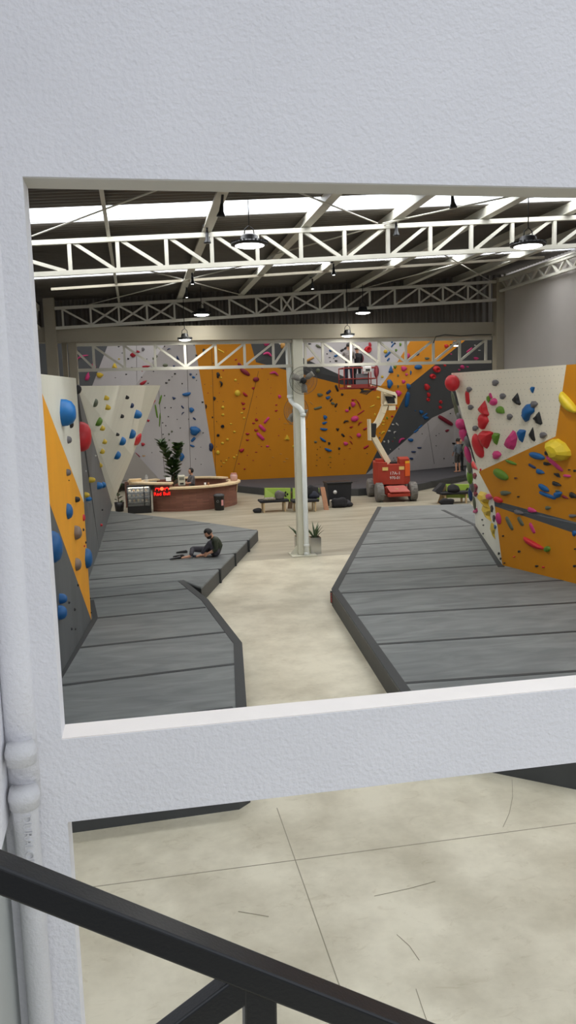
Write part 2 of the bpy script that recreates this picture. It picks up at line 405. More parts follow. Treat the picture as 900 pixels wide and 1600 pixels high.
for a, b in [(3.9, 4.7)]+SKY: segs.append((y, a, 0)); segs.append((a, b, 1)); y = b
segs.append((y, 20.9, 0))
i = 1
for a, b, k in segs:
    mb = MB(); corrugated(mb, -2.7, 9.9, a, b, zs_, .15, .028)
    o = struct('ceiling' if (k == 0 and a == 3.35) else ('ceiling_sheet' if k == 0 else 'skylight_strip'), mb, M['trans'] if k else M['sheet'])
mb = MB()
for a, b in [(20.7, 24.2), (25.2, 30.2), (31.2, 36.0), (37.0, 43.4)]: mb.b2((-7.2, a, 9.6), (20.2, b, 9.7))
struct('ceiling_far', mb, M['sheet'])
# side fascias closing the roof
# corrugated gable sheet above the beam
mb = MB(); n = int(12.6/.18*4); vs = []
for i in range(n+1):
    x = -2.6+12.4*i/n; dy = .025*(1 if (i//2) % 2 else -1)
    vs += [(x, 20.92+dy, 5.9), (x, 20.92+dy, zs_(x)+.02)]
mb.add(vs, [(2*i, 2*i+2, 2*i+3, 2*i+1) for i in range(n)]); struct('wall_gable', mb, M['sheet'])
mb = MB().b2((-2.6, 21.0, 5.6), (9.85, 21.05, 9.6)); struct('wall_gable_back', mb, M['sheet'])

# ================================================================ STEEL
# the big beam
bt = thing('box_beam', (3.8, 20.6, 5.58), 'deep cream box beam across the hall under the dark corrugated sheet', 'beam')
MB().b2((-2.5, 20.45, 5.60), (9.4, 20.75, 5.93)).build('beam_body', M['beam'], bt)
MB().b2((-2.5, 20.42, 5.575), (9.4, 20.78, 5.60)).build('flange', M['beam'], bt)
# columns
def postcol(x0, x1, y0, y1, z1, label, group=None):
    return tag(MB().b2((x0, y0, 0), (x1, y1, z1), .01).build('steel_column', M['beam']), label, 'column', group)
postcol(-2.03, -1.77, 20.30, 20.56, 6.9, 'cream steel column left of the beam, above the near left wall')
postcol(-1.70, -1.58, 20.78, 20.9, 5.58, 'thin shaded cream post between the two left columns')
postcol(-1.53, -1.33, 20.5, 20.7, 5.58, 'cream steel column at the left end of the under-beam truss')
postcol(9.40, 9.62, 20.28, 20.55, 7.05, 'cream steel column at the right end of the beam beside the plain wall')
ct = thing('steel_column', (4.12, 20.6, 0), 'tall central cream steel column carrying the two fans', 'column')
MB().b2((3.99, 20.5, .02), (4.25, 20.74, 5.58), .012).build('shaft', M['steel2'], ct)
MB().b2((3.80, 20.3, 0), (4.45, 20.95, .022)).build('base_plate', M['steel2'], ct)
for sx, sy in ((-1,0), (1,0), (0,1)):
    c = Vector((4.12+sx*.13, 20.62+sy*.12, .02)); d = Vector((sx, sy, 0)); e = Vector((-sy, sx, 0))*.008
    MB().prism([c-e, c+d*.19-e, c+d*.19+Vector((0,0,.03))-e, c+Vector((0,0,.26))-e], e*2).build('gusset', M['steel2'], ct)
# PVC downpipe on the column
dp = thing('downpipe', (4.2, 20.4, 0), 'white plastic downpipe running down the front of the central column', 'pipe')
P = [(3.90, 20.68, 5.57), (3.92, 20.66, 4.12), (3.97, 20.55, 3.98), (4.14, 20.42, 3.80), (4.18, 20.41, 3.66), (4.19, 20.40, .28), (4.19, 20.40, .0)]
MB().tube(P[:2], .075, 18).build('upper_pipe', M['pvc'], dp)
MB().tube([P[1], (3.93, 20.63, 4.03), (4.0, 20.55, 3.93), (4.12, 20.44, 3.83), (4.17, 20.41, 3.74), P[4]], .066, 18).build('elbow', M['pvc'], dp)
MB().tube([P[4], P[5], P[6]], .062, 18).build('lower_pipe', M['pvc'], dp)
for z in (3.66, .28, .06):
    MB().lathe([(.062, 0), (.075, .005), (.075, .07), (.062, .08)], (4.19, 20.40, z-.04), 18).build('socket_ring', M['pvc'], dp)
MB().lathe([(.066, 0), (.085, .005), (.085, .07), (.066, .08)], (3.92, 20.66, 4.10), 18).build('socket_ring', M['pvc'], dp)

def truss(label, y, x0, x1, zt, zb, nodes, diag, ch=.075, web=.06, name='roof_truss'):
    """nodes: xs of uprights; diag: list of (xa top/bottom, xb) as ((x,1),(x,0))"""
    t = thing(name, ((x0+x1)/2, y, zb((x0+x1)/2)), label, 'truss')
    MB().beam((x0, y, zt(x0)), (x1, y, zt(x1)), ch, ch).build('top_chord', M['steel'], t)
    MB().beam((x0, y, zb(x0)), (x1, y, zb(x1)), ch, ch).build('bottom_chord', M['steel'], t)
    for x in nodes: MB().beam((x, y, zb(x)+ch*.4), (x, y, zt(x)-ch*.4), web, web, (0,1,0)).build('upright', M['steel'], t)
    for (xa, a), (xb, b) in diag:
        za = zt(xa)-ch*.4 if a else zb(xa)+ch*.4; zb_ = zt(xb)-ch*.4 if b else zb(xb)+ch*.4
        MB().beam((xa, y+.012, za), (xb, y+.012, zb_), web*.9, web*.9, (0,1,0)).build('diagonal', M['steel'], t)
    return t
# near truss (upright positions read off the picture)
Yn = 12.6
ux = [oy(px, py, Yn).x for px, py in ((109,400),(184,397),(260,393),(331,390),(402,386),(470,383),(538,380),(606,376),(672,373),(736,369),(800,366),(866,362),(932,358))]
ux = [-2.1] + ux + [9.35]
mid = 7
dg_ = [((ux[i]+.07, 1), (ux[i+1]-.07, 0)) if i < mid else ((ux[i]+.07, 0), (ux[i+1]-.07, 1)) for i in range(len(ux)-1)]
truss('near cream roof truss crossing the whole hall above the mats', Yn, -2.4, 9.6, lambda X: zr(X)-.055, lambda X: zr(X)-.50, ux[1:-1], dg_, .068, .055)
Y2 = 20.35
ux = [oy(px, 495, Y2).x for px in (98,142,186,230,273,317,359,401,440,458,500,539,578,617,655,692,731,765)]
dg_ = []
for i in range(len(ux)-1):
    a, b = ux[i], ux[i+1]
    if i in (0,4,5,6,10,11): dg_.append(((a,1),(b,0))) if i < 9 else dg_.append(((a,0),(b,1)))
    elif i in (12, 13): dg_.append(((a,0),(b,1)))
    else: dg_ += [((a,1),(b,0)), ((a,0),(b,1))]
truss('far cream roof truss with crossed webs in front of the corrugated sheet', Y2, -1.9, 9.4, lambda X: zr(X)-.06, lambda X: zr(X)-.52, ux, dg_, .07, .045)
ztl = lambda X: 5.52; zbl = lambda X: 4.91
def under(label, x0, x1, pxs, dgs):
    u = [oy(px, 550, 20.62).x for px in pxs]
    return truss(label, 20.62, x0, x1, ztl, zbl, u, [((u[a],s1), (u[b],s2)) for a, s1, b, s2 in dgs], .075, .06, 'beam_truss')
under('cream lattice truss hung under the beam left of the central column', -1.34, 3.98, (112,146,194,242,289,337,382,427,451),
      [(0,1,1,0),(1,1,2,0),(2,1,3,0),(3,1,4,0),(4,0,5,1),(5,0,6,1),(6,0,7,1),(7,0,8,1)])
under('cream lattice truss hung under the beam right of the central column', 4.26, 9.4, (477,504,548,592,634,677,718,759),
      [(0,1,1,0),(1,1,2,0),(2,1,3,0),(3,1,4,0),(4,0,5,1),(5,0,6,1),(6,0,7,1)])
# truss running along the right wall
rt = thing('wall_truss', (9.5, 16, 6.6), 'cream zigzag truss running along the top of the right wall', 'truss')
za, zb = 7.0, 6.72
MB().beam((9.5, 20.3, 6.98), (9.5, 8, 6.98), .09, .1).build('top_chord', M['steel'], rt)
MB().beam((9.5, 20.3, 6.70), (9.5, 8, 6.70), .07, .06).build('bottom_chord', M['steel'], rt)
k = 0; y = 20.2
while y > 8.4:
    MB().beam((9.5, y, 6.97), (9.5, y-.32, 6.71), .045, .045, (1,0,0)).build('web', M['steel'], rt)
    MB().beam((9.5, y-.32, 6.71), (9.5, y-.64, 6.97), .045, .045, (1,0,0)).build('web', M['steel'], rt); y -= .64
MB().beam((9.5, 20.3, 7.0), (9.5, 8, 7.0), .12, .02).build('top_plate', M['steel'], rt)
lt_ = thing('wall_truss', (-2.2, 16, 6.0), 'cream truss running along the left wall, seen past the near truss end', 'truss')
MB().beam((-2.15, 20.3, 6.36), (-2.15, 8, 6.36), .09, .12).build('top_chord', M['steel'], lt_)
MB().beam((-2.15, 20.3, 5.9), (-2.15, 8, 5.9), .07, .06).build('bottom_chord', M['steel'], lt_)
y = 20.2
while y > 8.6:
    MB().beam((-2.15, y, 6.33), (-2.15, y-.5, 5.92), .045, .045, (1,0,0)).build('web', M['steel'], lt_)
    MB().beam((-2.15, y-.5, 5.92), (-2.15, y-1.0, 6.33), .045, .045, (1,0,0)).build('web', M['steel'], lt_); y -= 1
# purlins
plab = ['leftmost pale roof purlin running away under the dark roof sheet', 'second roof purlin from the left, carrying black spot lamps', 'third roof purlin from the left, passing over the near high bay lamp',
        'fourth roof purlin from the left, above the central column', 'fifth roof purlin from the left', 'sixth roof purlin from the left, above the right high bay lamp', 'rightmost visible roof purlin, close to the wall truss']
for i, X in enumerate((-.26, 1.19, 2.71, 4.09, 5.63, 7.05, 8.4)):
    t = thing('roof_purlin', (X, 12, zr(X)), plab[i], 'purlin')
    wd = .05 if i == 0 else .14
    MB().b2((X-.012, 3.4, zr(X)+.0), (X+.012, 20.8, zr(X)+.17)).build('web', M['steel'], t)
    MB().b2((X-wd/2, 3.4, zr(X)-.006), (X+wd/2, 20.8, zr(X)+.006)).build('bottom_flange', M['steel'], t)
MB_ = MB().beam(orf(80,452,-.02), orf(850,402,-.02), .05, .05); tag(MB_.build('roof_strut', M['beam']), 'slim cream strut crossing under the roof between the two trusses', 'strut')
for k, (a, b, lb) in enumerate([((50,369),(245,297),'thin brace rod at the upper left corner of the opening'), ((225,421),(420,472),'brace rod falling to the right through the rod crossing'),
      ((115,482),(392,412),'brace rod rising to the right through the rod crossing'), ((465,300),(590,349),'thin brace rod just right of the near high bay lamp'),
      ((598,349),(815,303),'brace rod rising above the near truss at upper right'), ((495,470),(790,392),'long brace rod behind the near truss at right'), ((690,396),(765,438),'short brace rod running down to the right column'),
      ((420,400),(640,340),'brace rod seen through the near truss webs')]):
    tag(MB().tube([orf(*a, -.03), orf(*b, -.03)], .012, 8).build('brace_rod', M['steel']), lb, 'rod')

# ================================================================ STAIR RAIL
rl = thing('stair_rail', (.1, 1.05, 3.2), 'black square tube stair handrail sloping across the foreground', 'handrail')
def railpt(px, py): return oy(px, py, 1.05)
def sq(px, y_top, y_mid, y_bot):    # front-top edge, front-bottom edge of the tube at picture column px
    m_ = railpt(px, y_mid); b_ = railpt(px, y_bot); return m_, b_

a0, b0 = railpt(-160, 1291), railpt(-160, 1339)
a1, b1 = railpt(760, 1655), railpt(760, 1697)
w_ = .042; off = Vector((0, w_, 0))
MB().prism([a0, a1, b1, b0], off).build('handrail', M['rail'], rl)
c0, c1 = railpt(383, 1545), railpt(434, 1560)
off2 = Vector((0, .036, 0)); s0 = Vector((0, .003, 0))
MB().prism([c0+s0+Vector((0,0,.012)), c1+s0+Vector((0,0,.012)), railpt(438, 1900)+s0, railpt(387, 1900)+s0], off2).build('post', M['rail'], rl)
MB().prism([q_+s0*1.6 for q_ in (railpt(372,1530), railpt(392,1540), railpt(392,1572), railpt(60,1800), railpt(60,1768))], (0,.032,0)).build('brace', M['rail'], rl)
for o in [c for c in bpy.data.objects if c.parent == rl]:
    bv = o.modifiers.new('b', 'BEVEL'); bv.width = .004; bv.segments = 3
# ================================================================ MATS
MH = .32
def V2(p): return Vector((p[0], p[1], 0))
def mp_(x, y): v = oz(x, y, MH); return (v.x, v.y)
def matblock(name_label, poly, seams, edges, mtop, side_seams=(), h=MH, cat='mat', strip=.13):
    c = sum((V2(p) for p in poly), Vector())/len(poly)
    t = thing('crash_mat', (c.x, c.y, 0), name_label, cat)
    mb = MB(); n = len(poly); b = .035
    # top surface with a rolled edge
    def inset(d):
        out = []
        for i in range(n):
            p0, p1, p2 = V2(poly[i-1]), V2(poly[i]), V2(poly[(i+1) % n])
            e1 = (p1-p0).normalized(); e2 = (p2-p1).normalized()
            n1 = Vector((-e1.y, e1.x, 0)); n2 = Vector((-e2.y, e2.x, 0))
            m_ = (n1+n2); m_ = m_/max(.3, m_.length_squared)*2; out.append(p1+m_*d)
        return out
    ar = sum(poly[i-1][0]*poly[i][1]-poly[i][0]*poly[i-1][1] for i in range(n)); s_ = 1 if ar > 0 else -1
    lv = [(0, 0), (0, h-b), (b*.3, h-b*.3), (b, h)]
    vs = []
    for d, z in lv: vs += [Vector((p.x, p.y, z)) for p in inset(d*s_)]
    fs = [(k*n+i, k*n+(i+1) % n, (k+1)*n+(i+1) % n, (k+1)*n+i) for k in range(3) for i in range(n)]
    mb.cur = 1; mb.add(vs[:2*n], [(i, (i+1) % n, n+(i+1) % n, n+i) for i in range(n)]+[list(range(n))[::-1]])
    mb.cur = 0; mb.add(vs[n:], [(k*n+i, k*n+(i+1) % n, (k+1)*n+(i+1) % n, (k+1)*n+i) for k in range(2) for i in range(n)]+[[2*n+i for i in range(n)]])
    mb.build('foam_block', [mtop, M['vinyl']], t)
    for a, b_ in seams:
        a = oz(*a, h); b_ = oz(*b_, h)
        MB().beam((a.x, a.y, h+.001), (b_.x, b_.y, h+.001), .075, .008).build('seam_strip', M['trim'], t)
    for a, b_ in edges:
        a, b_ = V2(a), V2(b_); d = (b_-a).normalized(); nn = Vector((-d.y, d.x, 0))*s_
        e = MB(); e.prism([a+Vector((0,0,h+.002))-nn*.004, b_+Vector((0,0,h+.002))-nn*.004, b_+nn*strip+Vector((0,0,h+.002)), a+nn*strip+Vector((0,0,h+.002))], (0,0,.006))
        e.build('edge_strip', M['trim'], t)
    for a, b_ in side_seams:
        a = oz(*a, h); 
        e = MB().box((a.x, a.y, h/2), (.09, .09, h+.008), Matrix.Rotation(math.radians(-20), 3, 'Z')); e.build('side_strap', M['trim'], t)
    return t
L1 = [(-1.75, 7.45), (.80, 7.56), (.93, 7.68), mp_(385,1105), mp_(378,1005), mp_(325,937), mp_(287,907), (-1.9, 16.6)]
matblock('grey crash mat at front left, angled edge with black webbing', L1,
  [((60,1146),(364,1106)), ((96,1071),(372,1037)), ((125,1012),(358,987)), ((149,966),(321,949)), ((143,935),(300,919))],
  [(L1[2], L1[3]), (L1[3], L1[4]), (L1[4], L1[5]), (L1[5], L1[6])], M['matfab'])
L2 = [(-2.3, 16.7), mp_(287,907), mp_(314.4,918), mp_(403,828), mp_(330,817), mp_(250,807), mp_(190,800), (-1.7, 30.4), (-2.3, 30.4)]
L2[1] = (L2[1][0]-.02, L2[1][1]+.03)
matblock('grey crash mat at rear left that the seated man is on', L2,
  [((140,906),(342,889)), ((140,884),(366,865)), ((150,862),(388,844)), ((160,846),(401,828)), ((160,831),(328,818)), ((165,819),(238,809))],
  [], M['matfab'], [((342.3,889),0), ((366,864.5),0), ((387.5,844),0)])
R = [mp_(590,792), mp_(518,921), mp_(628,1083), (2.86, 8.4), (3.52, 7.73), (4.2, 7.15), (7.2, 4.6), (9.55, 4.6), (9.55, 20.2), (9.95, 21.1), mp_(735,787)]
matblock('large grey crash mat on the right of the hall', R,
  [((625,1068),(980,1043)), ((587,1007),(980,981.5)), ((556,962),(980,937)), ((530,927),(890,906)), ((535,897),(785,882)), ((549,872),(762,859)), ((561,851),(750,840)), ((572,832),(741,821)), ((581,814),(722,808))],
  [(R[0], R[1]), (R[1], R[2]), (R[2], R[3])], M['matfab'])
e = MB(); a, b = oz(692,797,MH), oz(743,821,MH); e.beam((a.x,a.y,MH+.004),(b.x,b.y,MH+.004), .12, .01)
c_ = oz(785,885,MH); e.beam((b.x,b.y,MH+.004),(c_.x-.05,c_.y-.05,MH+.004), .14, .01)
tag(e.build('webbing_strip', M['trim']), 'black webbing strip on the right mat along the climbing wall foot', 'strip')
e = MB(); a, b, c_ = oz(92,1060,MH), oz(149,966,MH), oz(143,938,MH)
e.beam((a.x,a.y,MH+.004),(b.x,b.y,MH+.004), .09, .01); e.beam((b.x,b.y,MH+.004),(c_.x,c_.y,MH+.004), .09, .01)
tag(e.build('webbing_strip', M['trim']), 'black webbing strip on the left mat along the near climbing wall foot', 'strip')
lg = thing('mat_patch', (3.58, 15.2, .16), 'small red lettered patch on the corner of the right mat', 'patch')
n_ = Vector((-1, -.25, 0)).normalized(); q = Vector((3.585, 15.13, .17))
MB().box(q, (.012, .16, .24), Matrix.Rotation(.05, 3, 'Z')).build('backing', M['black'], lg)
text3d('LUX', .10, q+Vector((-.009,0,0)), (0,0,-1), (0,-1,0), .003, mat('red_print', (210,50,50), .5), 'red_lettering', lg)
BK = [(2.9, 38.6), oz(360,768,0)[:2], oz(415,774,0)[:2], oz(560,775,0)[:2], oz(650,768,0)[:2], oz(725,752,0)[:2], (19.5, 38.5), (19.5, 42), (2.9, 42)]
M['matshade'] = mat('shadowed_mat_fabric', (64,64,68), .8, 0, .08, 1)  # mat grey with the shadow at the wall foot put into its colour
matblock('shadowed crash mat along the foot of the back climbing wall', BK, [((600,757),(740,747)), ((470,760),(560,752))], [], M['matshade'])
#matblock('light grey mat by the far left wall foot', [(-4.5,34),(2.6,34.6),(2.6,42),(-4.5,42)], [], [], M['matfab'])

# ================================================================ CLIMBING WALLS
from mathutils.bvhtree import BVHTree
from mathutils.geometry import tessellate_polygon
FACETS = []      # (points, phrase, wall key)
def wall(key, label, loc, facets, off):
    t = thing('climbing_wall', loc, label, 'climbing wall')
    for nm, col, pts, phrase in facets:
        pts = [Vector(p) for p in pts]; tri = tessellate_polygon([pts])
        nn = Vector(); 
        for a, b, c in tri: nn += (pts[b]-pts[a]).cross(pts[c]-pts[a])
        nn.normalize(); c0 = sum(pts, Vector())/len(pts)
        if nn.dot(CAM-c0) < 0: nn = -nn
        u = Vector((0,0,1)).cross(nn).normalized(); v = nn.cross(u)
        mb = MB(); n = len(pts); o_ = Vector(off)
        vs = pts+[p+o_ for p in pts]
        fs = [tuple(f) for f in tri]+[tuple(i+n for i in f[::-1]) for f in tri]+[(i, i+n, (i+1) % n+n, (i+1) % n) for i in range(n)]
        mb.add(vs, fs); mb.build(nm, PM[col], t, None, (c0, u, v))
        FACETS.append((pts, tri, phrase, key))
    return t
P = lambda x, y, Y: oy(x, y, Y)
v = dict(a0=P(20,485,39.3), a1=P(189,485,39.2), a2=P(296,485,38.9), a3=P(379,490,38.2), a4=P(592,485,38.6), a5=P(670,485,38.6), a6=P(785,485,38.3), a7=P(860,485,39.2),
  b0=P(20,760,39.2), b1=P(100,757,39.0), c1=P(130,640,39.2), b2=P(339,752,38.95), b3=P(571,741.5,38.9), f0=P(362,751,38.93), f1=P(403,567,37.75),
  s0=P(400,566,37.75), s1=P(535,601,37.9), s2=P(545,592,38.5), s3=P(449,548,38.4), w0=P(595,603,38.1), w1=P(607,587,38.3), w2=P(627,556,38.5), w3=P(644,528,38.6),
  g0=P(641,601,37.9), g1=P(675,653,39.0), g2=P(709,637,39.2), g3=P(860,568,39.9), r0=P(637,736,39.55), r1=P(709,729,40.6), r2=P(860,716,41.8), k0=P(668,680,39.2))
def onpl(x, y, a, b, c): return onp(x, y, a, (b-a).cross(c-a).normalized())
for k_, xy in dict(s1=(535,601), w0=(595,603), g0=(641,601)).items(): v[k_] = onpl(*xy, v['f0'], v['b3'], v['s0'])
for k_, xy in dict(a2=(296,485), a3=(379,490)).items(): v[k_] = onpl(*xy, v['b2'], v['f0'], v['s0'])
for k_, xy in dict(a6=(785,485), a7=(860,485), g3=(860,568), g1=(675,653)).items(): v[k_] = onpl(*xy, v['g0'], v['b3'], v['g2'])
for k_, xy in dict(a5=(670,485), w1=(607,587), w2=(627,556), w3=(644,528)).items(): v[k_] = onpl(*xy, v['a6'], v['g0'], v['w0'])
for k_, xy in dict(k0=(668,680)).items(): v[k_] = onpl(*xy, v['b3'], v['g1'], v['r0'])
for k_, xy in dict(s2=(545,592), s3=(449,548)).items(): v[k_] = onpl(*xy, v['a3'], v['w0'], v['a4'])
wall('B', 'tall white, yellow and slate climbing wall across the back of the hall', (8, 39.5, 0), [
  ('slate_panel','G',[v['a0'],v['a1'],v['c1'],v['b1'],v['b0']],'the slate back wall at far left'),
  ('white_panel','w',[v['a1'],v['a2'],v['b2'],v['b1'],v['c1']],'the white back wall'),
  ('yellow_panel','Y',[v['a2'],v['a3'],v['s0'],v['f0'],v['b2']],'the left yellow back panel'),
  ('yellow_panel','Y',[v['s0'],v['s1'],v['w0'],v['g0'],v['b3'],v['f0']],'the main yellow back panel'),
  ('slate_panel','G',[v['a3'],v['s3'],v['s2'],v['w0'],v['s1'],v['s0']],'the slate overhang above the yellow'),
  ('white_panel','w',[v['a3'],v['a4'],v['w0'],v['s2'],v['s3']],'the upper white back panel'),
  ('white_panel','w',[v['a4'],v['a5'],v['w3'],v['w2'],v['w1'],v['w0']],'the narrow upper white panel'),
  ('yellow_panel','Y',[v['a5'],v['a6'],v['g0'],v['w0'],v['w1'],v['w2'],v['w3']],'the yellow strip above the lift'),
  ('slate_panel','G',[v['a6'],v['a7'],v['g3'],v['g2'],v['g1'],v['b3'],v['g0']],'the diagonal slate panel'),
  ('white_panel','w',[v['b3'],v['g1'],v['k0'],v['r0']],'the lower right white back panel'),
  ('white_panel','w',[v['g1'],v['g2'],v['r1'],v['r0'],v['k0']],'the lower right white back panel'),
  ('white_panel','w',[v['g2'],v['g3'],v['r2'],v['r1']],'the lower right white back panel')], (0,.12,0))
# panel joints of the back wall
jb = thing('panel_joint', (5, 38.9, 0), 'thin dark vertical joints between sheets of the back wall', 'joint line')
for pts in ([(248,610),(257,740)], [(291,520),(298,742)], [(213,520),(214,600)], [(330,520),(337,740)], [(404,580),(362,750)], [(668,660),(680,734)]):
    P_ = []
    for x, y in pts: P_.append((x, y))
    jb['_l'] = 1
    n = 8; q = []
    for i in range(n+1):
        x = P_[0][0]+(P_[1][0]-P_[0][0])*i/n; y = P_[0][1]+(P_[1][1]-P_[0][1])*i/n; q.append((x, y))
    jb['_q%d' % len(jb.keys())] = 0
    FACETS.append(('J', q))
# wedge volume low on the white wall
ap = P(209,705,38.9); vw = MB(); l_, r_ = P(190,750,38.85), P(250,750,38.85); bk = [P(190,750,39.3), P(250,750,39.3)]
vw.add([P(209,705,37.9), l_, r_, P(190,752,39.05), P(250,752,39.05)], [(0,1,2),(0,3,1),(0,2,4),(1,3,4,2)])
tag(vw.build('wall_volume', PM['w'], None, None, (Vector((0,38,1)), Vector((1,0,0)), Vector((0,0,1)))), 'large pale triangular volume at the foot of the white back wall behind the counter', 'wall volume')
A, B_, C_, D_ = P(705,583,16.4), P(885,570,13.3), P(868,682,13.8), P(748,737,16.1)
E1, E2, E3, E4 = P(772,782,16.22), P(773,791,16.26), P(900,816,13.92), P(900,834,13.98)
def onpl(x, y, a, b, c): return onp(x, y, a, (b-a).cross(c-a).normalized())
G_, H_ = oz(785,883,MH), oz(900,912,MH); Bb = oz(743,822,MH); Kb = P(737.5,714,20.5); At = Vector((9.3,21,4.4))
XT, XB, X1_, X2_ = Vector((8.47,9.7,4.46)), Vector((9.42,9.7,MH)), Vector((9.1,9.7,1.62)), Vector((9.12,9.7,1.42))
def onP(pt, a, b, c, ax='X'):
    n_ = (b-a).cross(c-a); k = 'XYZ'.index(ax); q = Vector(pt); o = [i for i in range(3) if i != k]
    q[k] = a[k]-sum(n_[i]*(q[i]-a[i]) for i in o)/n_[k]; return q
def ext(p, q, Y): return p+(q-p)*((Y-p.y)/(q.y-p.y))
dH = (H_-G_).normalized(); nO = (B_-E1).cross(dH).normalized(); nK = (E1-G_).cross(dH).normalized()
A, C_, D_, E3 = onp(705,583,E1,nO), onp(868,682,E1,nO), onp(748,737,E1,nO), onp(900,816,E1,nO)
E2, E4 = onp(773,791,G_,nK), onp(900,834,G_,nK)
tY = lambda p: p+dH*((9.7-p.y)/dH.y)
XT, X1_, X2_, XB = B_+(B_-A)*((9.7-B_.y)/(B_.y-A.y)), tY(E3), tY(E4), tY(H_)
wall('R', 'overhanging white and yellow climbing wall on the right with a slate band', (8.3, 14, 0), [
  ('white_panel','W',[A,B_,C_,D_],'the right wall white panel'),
  ('yellow_panel','Y',[B_,XT,X1_,E3,E1,D_,C_],'the right wall yellow overhang'),
  ('slate_band','G',[E1,E3,X1_,X2_,E4,E2],'the slate band of the right wall'),
  ('yellow_kicker','Y',[E2,E4,X2_,XB,H_,G_],'the low yellow panel of the right wall'),
  ('white_end_panel','l',[D_,E1,E2,G_,Bb,Kb],'the narrow right wall end'),
  ('white_end_panel','l',[A,D_,Kb,At],'the narrow right wall end')], (.09,.03,0))
n1 = Vector((-1.22, 11.37, 0)); n2 = Vector((-.96, 14.19, 0)); dn = (n2-n1).normalized(); nn_ = Vector((dn.y, -dn.x, 0))
def pl1(x, y): return onp(x, y, n1, nn_)
def yz(Y, z): q = n1+(n2-n1)*((Y-n1.y)/(n2.y-n1.y)); return Vector((q.x, q.y, z))
zt1 = pl1(114.5,590).z; q0, q1 = pl1(68,620), pl1(132,788); q2, q3 = pl1(80,793), yz(14.19, MH)
def at_z(p, q, z): return p+(q-p)*((z-p.z)/(q.z-p.z))
tA = at_z(q0, q1, zt1-.04); tB = at_z(q2, q3, zt1-.06)
q1 = at_z(q0, q1, q1.z); Ye = 14.19; q1 = q0+(q1-q0)*((Ye-q0.y)/(q1.y-q0.y))
wall('L', 'near left climbing wall of white, yellow and slate triangles', (-1.3, 11, 0), [
  ('white_panel','l',[tA, yz(Ye, zt1), q1],'the near left wall white part'),
  ('yellow_panel','y',[tB, tA, q1, q3],'the near left wall yellow part'),
  ('slate_panel','g',[yz(7.3, zt1-.1), tB, q3, yz(7.3, MH)],'the near left wall slate part')], (-.12,0,0))
GA = P(120.5,603,15.1); T1, FT = P(228,602,27.3), P(251,602,28.6); FM = P(207,713,29.4); FB = P(181,775,30.2); GB = oz(175.5,790,MH); GC = oz(155,858,MH)
NT, NB, NC = Vector((-1.13,14.5,4.43)), Vector((-1.25,14.5,MH)), oz(145,866,MH); F1 = P(131,770,18.6); F0 = P(122,640,15.2)
wall('M', 'second left climbing wall, a slate foot under a large white overhang', (-1.2, 22, 0), [
  ('white_panel','l',[GA,T1,FM,FB,GB],'the second left white panel'),
  ('white_edge_panel','l',[T1,FT,FM],'the second left panel edge'),
  ('slate_panel','g',[GA,GB,GC,F1,F0],'the second left slate panel'),
  ('slate_return_panel','g',[NT,GA,F0,F1,GC,NC,NB],'the second left slate return')], (-.12,0,0))
# ray tree over every facet
TV, TT, TI = [], [], []
for i, f in enumerate(FACETS):
    if f[0] == 'J': continue
    pts, tri, ph, key = f; b = len(TV); TV += pts
    for t_ in tri: TT.append([k+b for k in t_]); TI.append(i)
bvh = BVHTree.FromPolygons(TV, TT)
def hit(x, y, want=None):
    d = ray(x, y).normalized(); o = CAM.copy()
    for _ in range(5):
        loc, n, idx, dist = bvh.ray_cast(o, d)
        if loc is None: return None
        f = FACETS[TI[idx]]
        if want is None or f[3] in want:
            if n.dot(d) > 0: n = -n
            return loc, n.normalized(), f
        o = loc+d*.01
    return None
jb.name = 'joint_tmp'; bpy.data.objects.remove(jb)
jt = thing('panel_joint', (8, 38.9, .3), 'thin dark joint lines between the sheets of the back wall', 'joint line')
M['jointdark'] = mat('dark_joint', (64,58,52), .8)
for f in FACETS:
    if f[0] == 'J':
        pp = [h_[0]+h_[1]*.004 for h_ in (hit(x, y, 'B') for x, y in f[1]) if h_]
        if len(pp) > 1: MB().tube(pp, .008, 6).build('joint_line', M['jointdark'], jt)
FACETS_ = FACETS
# ================================================================ HOLDS
HOLDS = []
def H(want, ox_, oy_, s, data):
    for q in data.replace('\n', ' ').split(';'):
        q = q.strip()
        if not q: continue
        f = q.split(','); x, y, w_, h_ = map(float, f[:4]); ang = float(f[4]) if len(f) > 5 else 0.0; cs = f[-1].strip()
        HOLDS.append(dict(want=want, x=ox_+x/s, y=oy_+y/s, w=w_/s, h=h_/s, a=ang, c=cs[0], s=cs[1], px=True))
H('B',170,500,6.43,'''75,240,60,28,yh;100,268,20,12,kb;135,332,14,12,ab;103,392,22,14,yb;60,460,50,60,yT;250,348,70,44,35,rb;295,318,34,24,-20,rb;195,390,20,18,kb;302,240,28,26,kb;345,295,28,40,ab;
408,236,20,22,kb;383,392,10,10,kb;372,470,80,26,8,rb;232,480,22,14,kb;475,280,45,9,80,ol;482,365,14,30,ob;447,388,16,26,ob;527,236,14,12,kb;560,265,14,14,kb;601,294,40,18,25,nc;708,236,42,34,-15,ub;858,244,14,28,kb;
690,385,55,26,-60,nt;655,465,28,20,nt;568,455,55,36,oe;175,546,20,12,kb;66,580,10,8,kb;335,515,12,8,rb;330,575,16,12,kb;345,632,78,34,32,rb;395,636,16,12,kb;665,541,20,18,kb;635,571,10,8,kb;606,603,22,14,kb;578,632,26,16,kb;
737,640,14,16,kb;822,546,26,24,nb;851,576,32,24,-15,ub;881,546,12,12,kb;881,606,10,10,kb;780,738,88,56,10,uh;560,760,14,12,kb;450,516,14,10,kb;880,355,20,18,kb;12,245,16,34,nb''')
